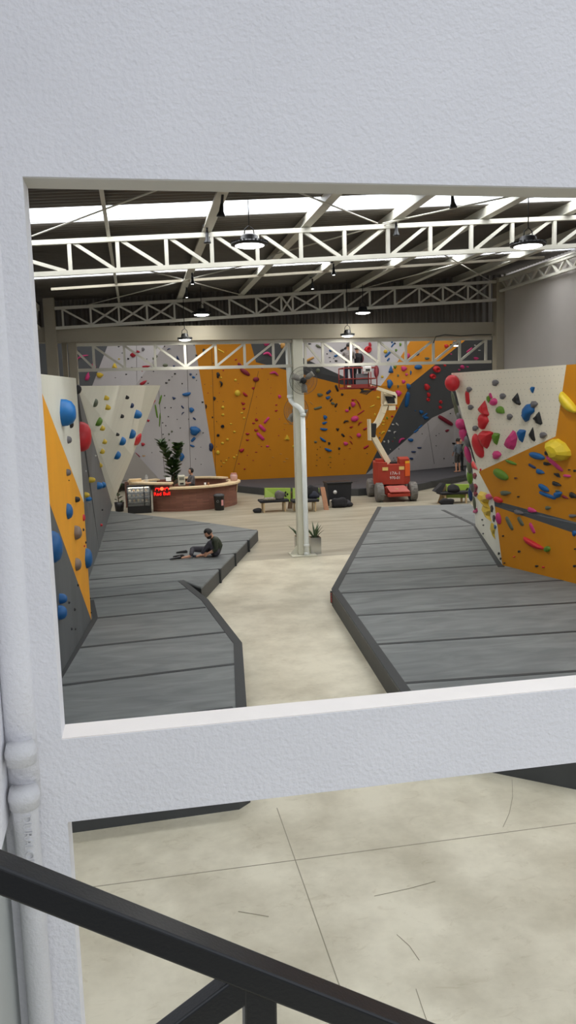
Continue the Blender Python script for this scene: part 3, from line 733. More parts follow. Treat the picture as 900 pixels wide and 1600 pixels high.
H('B',170,600,5.625,'''571,128,38,26,-20,nt;490,103,12,10,kb;494,209,12,12,kb;547,208,11,10,kb;523,287,12,10,kb;601,311,8,8,kb;501,366,12,10,kb;629,387,10,10,kb;474,341,12,9,kb;477,442,12,10,kb;648,203,34,14,-50,nl;650,258,36,15,50,nc;
727,228,42,46,ub;752,305,32,14,-40,nl;702,309,10,8,kb;755,410,92,80,ub;741,488,50,24,45,ul;735,540,46,26,-20,uh;829,429,14,8,kb;809,556,8,6,kb;762,659,8,8,kb;811,706,8,8,kb;824,160,20,14,kb;855,200,14,38,kb;
554,417,16,18,ob;529,441,14,18,ob;531,493,14,16,ob;389,163,60,20,55,rl;453,138,86,15,75,gl;418,240,124,15,-80,gl;448,315,126,10,87,gl;347,322,24,22,rb;300,530,32,30,rb;250,625,62,18,-40,ml;308,632,30,10,tb;379,603,8,8,kb;
640,640,44,72,ub;893,555,26,66,nb;281,692,14,8,kb;362,762,14,8,kb''')
H('B',300,520,6.43,'''122,188,34,60,kb;290,182,75,14,-28,yl;396,108,40,12,25,yl;345,180,10,8,rb;441,270,26,16,35,rb;508,108,26,24,kb;480,320,54,30,-35,mb;533,395,120,46,-35,me;643,468,64,46,10,me;617,560,40,28,10,rt;706,358,24,8,rb;
825,408,90,46,-15,pc;764,466,10,8,rb;262,425,34,62,kb;290,512,60,40,-80,kc;225,660,26,40,kb;292,450,20,18,yb;438,475,28,26,ye;457,605,60,62,ye;537,615,64,40,-40,rh;315,378,20,12,rb;465,510,10,6,rb;256,690,10,6,kb;314,690,12,6,kb;
513,715,48,30,-15,rt;522,765,34,24,rt;310,748,34,30,ye;880,640,32,36,pb;792,552,10,8,rb;792,610,10,8,rb;648,643,10,8,rb;848,726,22,10,30,rb;161,605,14,8,rb;275,605,10,8,rb;140,735,14,38,kb;193,535,14,12,tb;127,518,8,8,kb;215,305,10,10,kb;
752,105,72,46,20,pb;760,215,92,50,-15,pc''')
H('B',300,630,5.625,'''272,100,24,22,ye;438,85,26,16,ye;458,130,20,20,ye;741,16,20,12,rb;740,66,28,14,15,rb;655,150,72,22,50,pl;618,218,80,30,-45,pl;602,292,90,30,-45,pl;567,145,30,24,-20,rb;541,176,26,16,rb;563,237,34,22,rb;488,265,34,28,rh;
488,320,30,22,rh;437,414,46,30,30,rb;268,203,32,30,ko;230,282,26,26,ko;180,124,12,18,kb;343,182,22,12,yb;373,250,24,18,yb;312,318,24,20,ye;268,350,30,20,ye;228,433,30,36,ye;835,300,46,48,yT;895,378,26,20,25,yl;663,378,28,18,pb;
611,380,16,8,rb;587,360,16,6,tb;812,232,10,8,rb;762,284,14,8,rb;686,406,10,6,rb;565,430,24,8,rb;487,458,12,8,rb;538,502,16,6,rb;711,475,24,6,tb;780,445,20,6,tb;685,547,10,6,rb;412,532,18,8,rb;462,578,18,12,rb;280,525,28,10,yb;
302,502,16,14,yb;370,476,22,16,yb;393,457,20,8,yb;323,480,8,8,kb;255,507,8,8,kb;258,555,12,8,kb;217,160,8,6,kb;216,384,8,6,kb;198,407,8,6,kb;567,42,6,6,rb;567,92,6,6,rb;768,138,8,8,pb;820,178,28,8,tb;862,182,28,10,tb;833,488,26,8,tb;
812,512,24,8,tb;170,385,34,74,nb''')
H('B',470,600,6,'''338,40,68,22,-68,kl;388,98,24,24,kb;260,75,52,26,40,nl;178,102,54,34,ob;255,128,46,30,25,ub;285,150,36,14,50,kl;300,182,42,26,-20,ob;330,200,44,18,60,kl;160,225,80,22,15,ol;100,180,40,8,-45,tl;228,312,36,42,ub;
222,365,48,24,20,ub;216,418,72,38,-5,uh;210,517,72,36,-35,uh;258,612,72,40,-20,uh;265,555,24,30,kb;138,543,28,22,ob;432,250,36,28,pe;490,190,42,50,pb;458,228,16,36,kb;490,150,34,18,rb;540,185,110,20,-62,rc;563,268,84,12,35,rl;
505,325,76,52,20,pe;423,352,54,28,20,kc;553,368,50,22,45,rc;473,404,36,16,15,rb;602,420,46,18,30,rb;543,480,42,40,pe;345,430,34,32,kt;395,480,40,20,-45,kl;468,498,42,14,-40,rc;470,548,46,16,-50,rc;420,558,42,34,pb;360,605,22,26,kb;
612,590,58,20,30,rl;670,208,52,12,25,yl;724,128,28,24,yb;695,288,16,30,yb;775,350,22,14,yb;772,380,22,14,yb;770,455,42,20,35,yc;808,318,18,24,gb;855,305,22,16,rb;462,604,16,8,rb;60,420,12,6,kb;330,255,10,6,kb;150,665,12,6,kb;
180,690,12,6,kb;152,714,14,6,kb;147,764,14,6,kb;155,612,10,6,kb;182,590,12,6,kb;275,685,26,6,gb;278,735,14,6,kb;258,760,10,6,kb;278,783,14,6,kb;358,655,14,6,kb;410,706,12,6,rb;405,750,10,5,rb;622,652,14,6,kb;740,460,16,10,ab;738,510,14,10,ab''')
H('B',570,560,5.294,'''215,90,44,64,uT;250,75,30,30,gt;144,152,22,22,ye;205,210,46,76,ub;322,85,46,42,pb;345,133,24,22,pb;320,193,30,32,pb;278,288,48,50,pb;275,142,16,24,ob;380,118,14,40,ub;441,72,66,42,ue;275,232,14,30,ob;360,230,36,46,ub;
350,340,130,30,82,ul;592,88,58,54,Ro;560,148,50,42,Ro;512,235,42,54,Rb;527,300,28,40,Rb;522,340,28,28,Ro;626,360,26,28,Ro;622,404,26,26,Rb;662,58,24,18,Rb;805,70,34,32,pe;849,70,22,12,pb;780,94,20,14,pb;465,442,32,30,ub;497,468,52,14,35,ul;
505,490,42,26,ub;418,432,10,10,ub;458,565,48,12,40,ul;425,600,50,14,40,ul;300,675,62,26,40,pc;268,545,32,12,-45,wl;232,547,22,12,wb;202,600,24,14,wb;246,612,28,16,50,wc;160,688,14,14,wb;195,688,12,28,wb;245,660,18,16,ob;230,686,10,8,rb;
210,752,8,8,wb;377,668,44,40,uh;451,736,38,20,nh;403,769,40,24,nh;384,824,32,26,nh;474,624,8,8,kb;590,638,8,8,kb;614,622,6,6,kb;590,723,8,6,kb;655,828,10,10,kb;733,785,10,6,kb;733,865,10,8,kb;281,748,8,8,kb;195,828,8,6,kb;238,824,8,6,kb;
248,842,8,6,kb;232,854,8,6,kb;264,818,6,6,kb;708,456,10,8,kb;668,514,142,34,-32,ml;680,597,34,18,25,mb;735,703,28,16,kb;150,615,40,12,35,yl;122,655,12,20,ab;228,480,18,16,rb;258,410,24,24,rb;150,520,18,10,yb;155,545,18,8,yb''')
H('B',560,500,4.5,'''418,242,26,12,35,nl;482,270,34,18,ob;350,250,24,36,pb;648,130,30,20,Ro;618,183,30,26,Rb;780,212,54,14,40,pl;826,270,34,20,pb;820,178,12,10,wb;850,213,20,6,wb;652,240,14,8,pb;238,145,40,13,80,ul;240,178,34,10,55,ul;
208,240,60,16,45,ul;210,278,28,12,50,ul;190,222,26,26,ye;295,172,16,26,gb;265,213,16,20,gb;256,165,12,14,kb;420,134,16,6,kb;65,210,50,50,Ro;20,272,32,60,me;125,362,34,90,me''')
H('B',400,500,4.5,'''377,168,24,10,kb;437,185,44,18,-30,ob;573,145,16,8,kb;500,238,12,8,kb;518,264,16,6,kb;522,292,10,6,kb;530,212,34,20,25,ul;563,252,34,16,20,ub;547,270,8,6,kb;605,213,28,16,30,kl;629,198,24,14,40,kl;563,288,20,12,kb;
645,270,44,26,kb;713,190,32,10,30,rl;380,275,62,18,25,tl;435,355,30,30,oe;192,182,44,40,tb;800,180,20,50,rb''')
H('B',50,500,4.5,'''350,262,100,24,22,pc;390,400,60,30,75,pb;433,330,30,50,pb;478,168,46,26,ph;478,388,44,36,yb''')
H('W_R'[2],690,560,4.286,'''187,207,32,36,ab;175,262,96,24,-84,Rl;197,327,32,34,ab;363,162,38,42,ab;412,252,36,40,ab;458,390,34,42,ab;622,306,42,44,ab;683,513,42,42,ab;228,467,34,36,ab;315,272,48,22,-80,gb;352,290,46,50,pe;330,250,40,16,-70,pl;
398,346,62,48,-40,gd;503,272,60,88,kq;610,212,32,46,ut;583,365,86,122,um;646,400,62,94,kr;283,335,76,112,Rq;282,420,60,104,Rb;300,545,96,124,Rt;248,585,172,56,-72,Re;367,540,52,86,gt;468,548,84,138,ps;538,520,58,92,ut;607,508,46,104,kq;
373,645,50,56,pb;262,745,10,16,Rb;862,290,180,90,-50,Zh;790,612,160,150,Zv''')
H('R',690,720,4.286,'''400,90,116,52,-35,ge;465,10,84,20,-22,ge;427,215,68,32,ob;497,115,20,10,kb;515,240,18,8,kb;380,260,66,36,-25,Re;516,345,62,30,-15,ab;605,330,62,30,-20,pb;713,315,36,26,ob;383,385,82,32,-80,pe;455,418,104,22,-64,ol;530,405,72,22,-60,ol;
608,450,80,20,-66,pl;618,548,158,52,-30,Rh;710,590,40,40,ge;880,368,60,22,ab;890,485,26,40,ub;413,503,12,12,kb;520,607,18,16,kb;487,642,14,8,Rb;638,705,22,14,kb;682,712,18,12,Rb;422,684,12,8,kb;892,705,24,16,kb;895,590,14,10,kb;
230,335,36,24,70,pb;273,394,10,10,kb;281,430,8,10,kb;280,487,8,10,kb;385,620,10,20,kb;397,655,8,18,kb;288,262,80,120,yf;305,345,60,130,yf;345,470,34,120,yf;338,320,16,50,kb;352,385,16,50,kb;360,442,14,30,ub;325,240,44,40,pb;225,100,20,44,mb;226,185,24,70,mb''')
H('R',800,640,9,'''355,650,235,86,-18,ue;505,612,100,58,-10,kb;490,762,112,46,-10,kb;600,762,320,48,-42,pl;775,932,110,36,-8,pl;285,795,120,34,-30,nl;395,872,120,64,-20,ub;635,915,134,60,-20,kq;625,1045,134,56,-20,kb;450,1100,180,70,-35,ue;
500,1205,260,50,-22,ul;650,1190,110,90,20,ub;745,1230,100,36,-25,mb;860,1205,116,70,-30,kb;808,845,40,15,kb;885,858,44,30,kb;640,1140,60,26,ob;55,960,40,14,mb''')
H('R',700,660,11.25,'''462,775,200,90,-58,Rt;475,945,50,100,mb;490,1140,60,120,mb;490,1260,60,90,mb''')
# left walls are seen nearly edge on: sizes given as seen, the bulge carries the outline
H('M',60,580,4.5,'''405,222,30,62,og;480,185,40,34,yg;490,252,42,38,yg;430,352,40,68,gg;453,397,36,38,yg;468,492,34,36,yg;452,560,34,38,yg;625,182,30,28,kg;660,240,26,38,ng;700,300,56,62,bg;590,315,28,30,kg;663,440,44,68,bg;558,443,28,24,kg;
595,490,42,62,bg;560,588,40,62,bg;437,655,36,32,yg;375,765,50,40,yg;430,805,46,50,bg;460,800,32,44,bg;340,870,40,40,yg;352,898,48,34,bg;325,460,85,200,Rg;325,570,36,26,gg;280,125,48,72,kg;403,595,14,12,wg;335,703,12,12,wg''')
H('M',170,600,5.625,'246,492,115,42,60,Rb')
H('M',60,780,4.5,'''450,75,14,12,kg;443,182,20,20,Rg''')
H('L',60,580,4.5,'''205,292,112,188,bg;234,372,30,60,kg;218,483,36,54,ag;213,712,38,50,ag;216,768,12,10,kg;275,902,40,42,kg;232,235,16,22,kg''')
H('L',60,780,4.5,'''220,85,46,112,ug;278,235,56,100,dg;280,458,46,92,dg;125,335,84,226,ug;172,700,64,74,ug;168,797,68,104,ug;218,726,16,22,kg;258,775,16,22,kg;236,912,14,20,kg;262,912,12,20,kg;355,415,52,146,ug;318,215,14,22,kg;325,330,12,14,Rg;322,130,20,50,Rg;280,605,16,18,kg;368,698,10,12,kg;372,798,10,12,kg;335,305,12,18,kg''')
SHAPEW = dict(b='blob', e='rounded', t='wedge', T='pointed wedge', c='curved', l='bar', h='half moon', d='drop', o='ring', q='faceted', r='faceted', s='faceted', m='twisted', v='ridged', g='domed', f='facet')
rng = random.Random(5)
def outline(s, n=14):
    P_ = []
    for k in range(n):
        t = 2*PI*k/n; c, q = math.cos(t), math.sin(t)
        if s in 'eog': P_.append((c, q))
        elif s == 'b':
            r = 1+.13*math.sin(3*t+1)+.08*math.cos(5*t); P_.append((c*r, q*r))
        elif s in 'l': P_.append((math.copysign(abs(c)**.45, c), math.copysign(abs(q)**.7, q)))
        elif s == 'd': P_.append((c*1.0, q*(1-.55*max(0, c))))
        elif s == 'h':
            P_.append((c, q*1.0 if q < 0 else q*.28))
        elif s == 'c': P_.append((c, q*.5+(.5-.95*c*c)))
        elif s in 't': P_.append(None)
        else: P_.append(None)
    if s == 't': P_ = [(-1,.75),(-.55,1),(.5,.95),(1,.8),(.8,.2),(.35,-.75),(.1,-1),(-.15,-.8),(-.7,0)]
    if s == 'f': P_ = [(-.7,1),(.3,.8),(.9,.2),(.6,-.4),(1,-1),(.3,-.7),(-.3,-.1),(-1,.4)]
    if s == 'T': P_ = [(-1,-.8),(-.6,0),(-.12,.9),(.08,1),(.35,.6),(.9,-.4),(1,-.85),(.4,-1),(-.5,-1)]
    if s == 'q': P_ = [(-.85,.15),(.2,1),(.55,.35),(.7,-.2),(1,-.75),(.7,-1),(.15,-.7),(-.6,-.25)]
    if s == 'r': P_ = [(-.95,.1),(-.1,.55),(.25,1),(.45,.7),(1,-.8),(.55,-1),(.1,-.85),(-.3,-.3)]
    if s == 's': P_ = [(-.95,-.35),(-.45,.45),(.25,1),(.65,.85),(.98,.25),(.75,-.5),(.35,-.95),(-.2,-.9),(-.7,-.6)]
    if s == 'm': P_ = [(-.85,.5),(-.3,.95),(.3,1),(.9,.6),(.95,.15),(.6,-.1),(.3,-.3),(.1,-.8),(-.35,-1),(-.75,-.6),(-1,-.2),(-.8,.1)]
    if s == 'v': P_ = [(-1,.7),(-.6,.95),(-.1,1),(.5,.6),(.95,-.1),(1,-.5),(.6,-.9),(.1,-1),(-.25,-.95),(-.5,-.3),(-.8,.3)]
    return P_
def make_hold(h):
    r = hit(h['x'], h['y'], h['want'])
    if r is None:
        for dx in (2, -2, 5, -5, 9, -9, 14):
            r = hit(h['x']+dx, h['y'], h['want']) or hit(h['x'], h['y']+dx, h['want'])
            if r: break
        if r is None: return None
    loc, n, f = r; h['facet'] = f[2]
    d = ray(h['x'], h['y']); dep = (loc-CAM).dot(-Vector((RM[0][2], RM[1][2], RM[2][2])))
    sc_ = dep/F; a = math.radians(h['a']); ca, sa = math.cos(a), math.sin(a)
    sh = h['s']; ol_ = outline(sh)
    if sh == 'g':
        u = n.cross(Vector((0,0,1))).normalized(); v_ = u.cross(n); v_ = v_ if v_.z > 0 else -v_
        R_ = h['h']*sc_/2; dpt = h['w']*sc_*.85; ctr = onp(h['x']-h['w']*.35, h['y'], loc, n)
        su = R_*.85
        lv = [(1, 0), (.97, .35), (.80, .72), (.45, .95), (0, 1)]
        base = [(ctr+u*x*su*(1-.45*max(0, y))+v_*y*R_) for x, y in ol_]; smooth = True
    else:
        base = []
        for x, y in ol_:
            X = x*h['w']/2; Y = y*h['h']/2
            base.append(onp(h['x']+X*ca-Y*sa, h['y']-(X*sa+Y*ca), loc, n))
        ctr = sum(base, Vector())/len(base)
        dpt = min(h['w'], h['h'])*sc_*(.55 if sh in 'beld' else .5); dpt = min(max(dpt, .03), .55)
        if sh in 'tTqrsf': lv = [(1, 0), (.62, .75), (0, 1)]; smooth = False
        elif sh in 'vm': lv = [(1, 0), (.93, .35), (.5, .9), (0, 1)]; smooth = sh == 'm'
        elif sh == 'o': lv = [(1, 0), (.98, .45), (.8, .9), (.62, 1), (.45, .85), (.38, .3), (0, .25)]; smooth = True
        else: lv = [(1, 0), (.96, .4), (.78, .8), (.42, .97), (0, 1)]; smooth = True
    mb = MB(); vs = []; N = len(base)
    if sh == 'c':
        cl = [ctr+(b-ctr)*.0 for b in base]
    shift = (base[0]-ctr)*.15 if sh in 'tTqrsv' else Vector()
    for s_, z_ in lv[:-1]: vs += [ctr+(b-ctr)*s_+n*(dpt*z_)+shift*z_ for b in base]
    if sh == 'c':      # crescents taper along their own spine
        vs = []
        K = len(base)
        for s_, z_ in lv[:-1]:
            for k in range(K):
                p = base[k]; q = base[(K-k) % K]; m_ = (p+q)/2; vs.append(m_+(p-m_)*s_+n*(dpt*z_))
    vs.append((sum(vs[-N:], Vector())/N)+n*(dpt*(lv[-1][1]-lv[-2][1]) if sh != 'c' else .002))
    fs = [(k*N+i, k*N+(i+1) % N, (k+1)*N+(i+1) % N, (k+1)*N+i) for k in range(len(lv)-2) for i in range(N)]
    b0 = (len(lv)-2)*N
    fs += [(b0+i, b0+(i+1) % N, len(vs)-1) for i in range(N)]
    mb.add([p-n*.004 for p in vs], fs, smooth)
    return mb
ok = []
for h in HOLDS:
    m_ = make_hold(h)
    if m_: h['mb'] = m_; h['area'] = h['w']*h['h']; ok.append(h)
ok.sort(key=lambda h: -h['area'])
big, rest = ok[:288], ok[288:]
groups = {}
for h in big:
    ar = h['area']; h['size'] = 'large' if ar > 300 else ('' if ar > 45 else 'small')
    k = (h['size'], h['c'], h['s'], h['facet']); groups.setdefault(k, []).append(h)
def ordn(i, n, lo, hi, side):
    if n == 2: return ('left of two' if i == 0 else 'right of two') if lo == 'leftmost' else ('upper of two' if i == 0 else 'lower of two')
    W = ['', 'second', 'third', 'fourth', 'fifth', 'sixth', 'seventh', 'eighth', 'ninth', 'tenth', 'eleventh']
    return lo if i == 0 else (hi if i == n-1 else W[min(i, 10)]+' from '+side)
for (sz, c, s, ph), hs in groups.items():
    pre = (sz+' ' if sz else '')+HN[c]+' '+SHAPEW[s]+' hold on '
    def emit(hs, pre2):
        n = len(hs); xr = max(h['x'] for h in hs)-min(h['x'] for h in hs); yr = max(h['y'] for h in hs)-min(h['y'] for h in hs)
        if n == 1: hs[0]['label'] = pre2; return
        if n > 11:
            hs.sort(key=lambda h: h['y']); m_ = n//2; emit(hs[:m_], pre2.replace(' hold on ', ' hold high on ')); emit(hs[m_:], pre2.replace(' hold on ', ' hold low on ')); return
        if xr >= yr:
            hs.sort(key=lambda h: h['x'])
            for i, h in enumerate(hs): h['label'] = pre2+', '+ordn(i, n, 'leftmost', 'rightmost', 'left')
        else:
            hs.sort(key=lambda h: h['y'])
            for i, h in enumerate(hs): h['label'] = pre2+', '+ordn(i, n, 'topmost', 'lowest', 'top')
    emit(hs, pre+ph)
for h in big:
    o = h['mb'].build('climbing_hold', M['h'+h['c']]); tag(o, h['label'], 'climbing hold', 'climbing holds on '+h['facet'])
ms = []; sm2 = MB()
for h in rest:
    m_ = M['h'+h['c']]
    if m_ not in ms: ms.append(m_)
    sm2.cur = ms.index(m_); sm2.add(h['mb'].v, h['mb'].f, True)
o = sm2.build('small_footholds', ms); tag(o, 'scatter of tiny footholds over the back and side climbing walls', 'footholds'); o['kind'] = 'stuff'
# holds that stick out past the edge of the right wall, on the face turned away
def edge_hold(px, py, Y, r, c, label, R_=None):
    p = oy(px, py, Y); r = r if 'dome' in label else (r[0]*.6, r[1]*.75, r[2]*.82); m_ = MB(); m_.ball((0,0,0), r, 12, 8); R3 = R_ or Matrix.Identity(3)
    m_.v = [R3 @ v_ + p for v_ in m_.v]
    tag(m_.build('climbing_hold', M['h'+c]), label, 'climbing hold', 'climbing holds on the hidden side of the right wall')
rx = lambda a, b=0: Matrix.Rotation(a, 3, 'Y') @ Matrix.Rotation(b, 3, 'X')
edge_hold(706.5,598.5,16.35,(.155,.16,.175),'R','large red dome hold at the top left corner of the right wall', rx(-.15))
for k, (px, py, Y, r, c, a) in enumerate([(709,625,18,(.05,.12,.26),'o',-.25), (713,641,18.4,(.07,.12,.24),'o',-.2), (717,653,18.2,(.08,.12,.16),'a',-.2), (720,663,17.6,(.19,.2,.17),'p',-.5), (725,679,17.6,(.17,.2,.22),'p',-.3),
      (730,690,17.3,(.10,.15,.16),'a',-.2), (727,700,18,(.10,.15,.12),'o',0), (731,710,17.4,(.10,.15,.25),'p',-.25), (733,729,18.5,(.08,.14,.22),'o',-.1), (734,746,19,(.11,.14,.22),'g',-.1), (732,741,19.2,(.09,.1,.25),'w',-.1), (737,760,19.5,(.09,.12,.20),'a',-.2), (735,772,20,(.09,.12,.24),'n',-.1), (741,786,20.5,(.05,.12,.24),'o',-.1), (734,692,17.25,(.04,.1,.30),'k',-.3), (740,712,17.1,(.04,.1,.22),'k',-.3)]):
    NAMES = ['thin olive hold sticking out highest on the right wall edge','olive hold second from top on the right wall edge','grey hold on the right wall edge above the pink ones','upper pink hold jutting from the right wall edge','middle pink hold jutting from the right wall edge',
     'grey hold between the pink ones on the right wall edge','olive hold between the middle and lower pink edge holds','lowest pink hold jutting from the right wall edge','olive hold below the lowest pink edge hold','green hold low on the right wall edge by the standing man','whitish hold low on the right wall edge','grey hold beside the green pad on the right wall edge',
     'navy hold beside the green pad on the right wall edge','lowest olive hold on the right wall edge above the mat','upper black hold on the right wall edge behind the pink ones','lower black hold on the right wall edge behind the pink ones']
    edge_hold(px, py, Y, r, c, NAMES[k], rx(a))
# ================================================================ LAMPS
def highbay(px, py, Y, r, label, attach=None, power=60, capup=.25):
    c = oy(px, py, Y); t = thing('high_bay_lamp', c, label, 'lamp', 'round high bay lamps of the hall')
    MB().lathe([(r*.80, .0), (r, .01), (r, .03), (r*.86, .045), (r*.5, .07), (r*.46, .13), (r*.35, .15), (.02, .16)], c, 28).build('housing', M['dark'], t)
    f = MB()
    for k in range(28):
        a = 2*PI*k/28; f.box(c+Vector((math.cos(a)*r*.9, math.sin(a)*r*.9, .042)), (r*.22, .008, .03), Matrix.Rotation(a, 3, 'Z'))
    f.build('heat_fins', M['dark'], t)
    MB().lathe([(.001, -.028), (r*.5, -.022), (r*.78, -.002), (r*.78, .006)], c, 28).build('diffuser', M['lampglow'], t)
    MB().tube([c+Vector((-.07,0,.15)), c+Vector((-.06,0,.22)), c+Vector((0,0,.27)), c+Vector((.06,0,.22)), c+Vector((.07,0,.15))], .008, 8).build('hook', M['dark'], t)
    top = attach if attach else Vector((c.x, c.y, zr(c.x)+.19))
    MB().tube([c+Vector((0,0,.26)), top], .008, 8).build('cable', M['black'], t)
    l = bpy.data.lights.new('lamp_light', 'AREA'); l.shape = 'DISK'; l.size = r*1.4; l.energy = power; l.color = (1,.98,.93)
    lo = bpy.data.objects.new('lamp_light', l); COL.objects.link(lo); lo.parent = t; lo.location = (0,0,-.04)
    return t
highbay(390, 384, 11.6, .262, 'large lit round lamp hanging before the near truss, left of centre', power=22)
highbay(825, 385, 11.6, .262, 'large lit round lamp hanging before the near truss at right', power=70)
highbay(315, 492, 19.8, .225, 'lit round lamp hanging before the corrugated sheet, left one', power=16)
highbay(567, 489, 19.8, .225, 'lit round lamp hanging before the corrugated sheet, right one', power=16)
highbay(289, 531, 20.15, .18, 'lit round lamp hanging at the left under-beam truss', power=10)
highbay(543, 525, 20.15, .18, 'small lit lamp with black brim at the right under-beam truss', power=10)
highbay(711, 540, 29.5, .19, 'small lit lamp in the far hall seen through the right truss', Vector((oy(711,540,29.5).x, 29.5, 9.6)), 60)
highbay(116, 551, 29.5, .19, 'small lit lamp in the far hall seen through the left truss', Vector((oy(116,551,29.5).x, 29.5, 9.6)), 60)
def spot(px, py, label, L=.26, lit=True, lean=(0,0)):
    a = orf(px, py, .02); t = thing('spot_lamp', a, label, 'spotlight', 'small black spotlights on the purlins')
    MB().box(a, (.12, .10, .02)).build('mount_plate', M['black'], t)
    d = Vector((lean[0], lean[1], -1)).normalized()
    MB().tube([a, a+d*L*.5], .018, 10).build('stem', M['black'], t)
    R_ = Vector((0,0,-1)).rotation_difference(d).to_matrix()
    MB().lathe([(.02, 0), (.026, -.05), (.03, -.09), (.052, -.14), (.055, -.155)], a+d*L*.45, 16, R_).build('lamp_cone', M['black'], t)
    if lit: MB().lathe([(.001, -.156), (.05, -.154), (.05, -.145)], a+d*L*.45, 16, R_).build('bulb_face', M['lampglow'], t)
spot(348, 301, 'black spotlight hanging at upper left against the skylight', .30, False, (-.12,0))
spot(706, 299, 'black spotlight hanging at upper right against the skylight', .14, False, (.1,0))
spot(323, 353, 'black spotlight left of the near high bay lamp on the second purlin', .20, False)
spot(300, 424, 'lit black spotlight just below the near truss at the rod crossing', .20)
spot(291, 447, 'lit black spotlight behind the rod crossing, before the far truss', .20)
spot(521, 410, 'lit black spotlight below the near truss at centre', .2)
spot(488, 434, 'lit black spotlight just before the far truss at centre', .2)
spot(619, 343, 'black spotlight seen through the webs of the near truss at right', .2, False)
# ================================================================ FANS
def fan(px, py, Y, r, nrm, label):
    c = oy(px, py, Y); n = Vector(nrm).normalized(); R_ = Vector((0,0,1)).rotation_difference(n).to_matrix()
    t = thing('wall_fan', c, label, 'fan')
    T_ = lambda v: R_ @ Vector(v)+c
    g = MB()
    def ring(rad, z, rr): rr *= .62; g.tube([T_((rad*math.cos(a), rad*math.sin(a), z)) for a in [2*PI*k/40 for k in range(41)]], rr, 6, False)
    ring(r, 0, .010)
    for q, z in ((.75, .055), (.45, .08), (.2, .09)): ring(r*q, z, .003); ring(r*q, -z, .003)
    for k in range(56):
        a = 2*PI*k/56; c_, s_ = math.cos(a), math.sin(a)
        for sg in (1, -1): g.tube([T_((r*q*c_, r*q*s_, sg*z)) for q, z in ((1,0), (.75,.055), (.45,.08), (.15,.09))], .0017, 4, False)
    g.build('guard', mat('fan_guard_wire', (84,82,78), .4, .5), t)
    for k in range(3):
        b = MB(); a0 = 2*PI*k/3+.5; vs = []
        for i in range(6):
            q = .12+.8*i/5
            for j in (-1, 1):
                a = a0+j*(.35+.12*math.sin(i)); vs.append(T_((r*q*math.cos(a), r*q*math.sin(a), j*.03)))
        vs2 = [v_+n*.006 for v_ in vs]; N = len(vs)
        b.add(vs+vs2, [(2*i, 2*i+1, 2*i+3, 2*i+2) for i in range(5)]+[(N+2*i, N+2*i+2, N+2*i+3, N+2*i+1) for i in range(5)]+[(2*i, 2*i+2, N+2*i+2, N+2*i) for i in range(5)]+[(2*i+1, N+2*i+1, N+2*i+3, 2*i+3) for i in range(5)]+[(0,N,N+1,1),(10,11,N+11,N+10)], True)
        b.build('blade', mat('fan_blade_grey', (150,146,138), .5), t)
    MB().lathe([(.055, -.10), (.075, -.06), (.075, .09), (.05, .105), (.001, .11)], c, 18, R_).build('motor', M['black'], t)
    MB().tube([c-n*.08, c-n*.22, Vector((4.12, 20.62, c.z-.1))], .022, 10).build('bracket', M['dark'], t)
fan(474, 594.5, 20.18, .345, (-.12,-1,-.12), 'front black caged fan on the central column, the higher one')
fan(463, 642, 20.98, .37, (-.35,1,.05), 'rear caged fan behind the central column, the lower one')
cb = MB().tube([oy(677,536,20.4), oy(681,526,20.4), oy(695,523,20.4), oy(720,525,20.4), oy(745,523,20.4), oy(768,523,20.4)], .012, 8)
tag(cb.build('power_cable', M['black']), 'black power cable looped along the right under-beam truss', 'cable')
# ================================================================ PLANTERS BEHIND THE COLUMN
def planter(x0, x1, Y, label, leafy=True):
    a = oz(x0, 866, 0); cx = oy((x0+x1)/2, 866, Y).x; w_ = (x1-x0)/1265*Y
    t = thing('steel_planter', (cx, Y, 0), label, 'planter')
    h = .44; m_ = MB()
    o = w_/2; i = o-.015
    for s in ((cx-o, Y-o, cx+o, Y-i), (cx-o, Y+i, cx+o, Y+o), (cx-o, Y-i, cx-i, Y+i), (cx+i, Y-i, cx+o, Y+i)): m_.b2((s[0], s[1], 0), (s[2], s[3], h))
    m_.b2((cx-i, Y-i, 0), (cx+i, Y+i, .38)); m_.build('planter_box', M['stainless'], t)
    f = MB(); rr = random.Random(3)
    for k in range(13):
        a = 2*PI*k/13+rr.random()*.4; L = .25+rr.random()*.3; lean = .35+rr.random()*.5
        d = Vector((math.cos(a)*lean, math.sin(a)*lean, 1)).normalized(); sd = Vector((-math.sin(a), math.cos(a), 0))*.022
        p = Vector((cx, Y, .37)); q = p+d*L*.6; tip = p+d*L+Vector((math.cos(a), math.sin(a), -.2))*.06
        f.add([p-sd, p+sd, q-sd*1.1, q+sd*1.1, tip, p-d.cross(sd).normalized()*.014, q-d.cross(sd).normalized()*.014], [(0,1,3,2), (2,3,4), (0,2,6,5), (1,5,6,3), (2,4,6), (3,6,4), (0,5,1)])
    f.build('aloe_leaves', M['leaf'], t)
planter(461.5, 475, 21.0, 'steel planter with spiky leaves half hidden behind the column')
planter(484, 501, 20.7, 'bright steel planter standing free just right of the column')
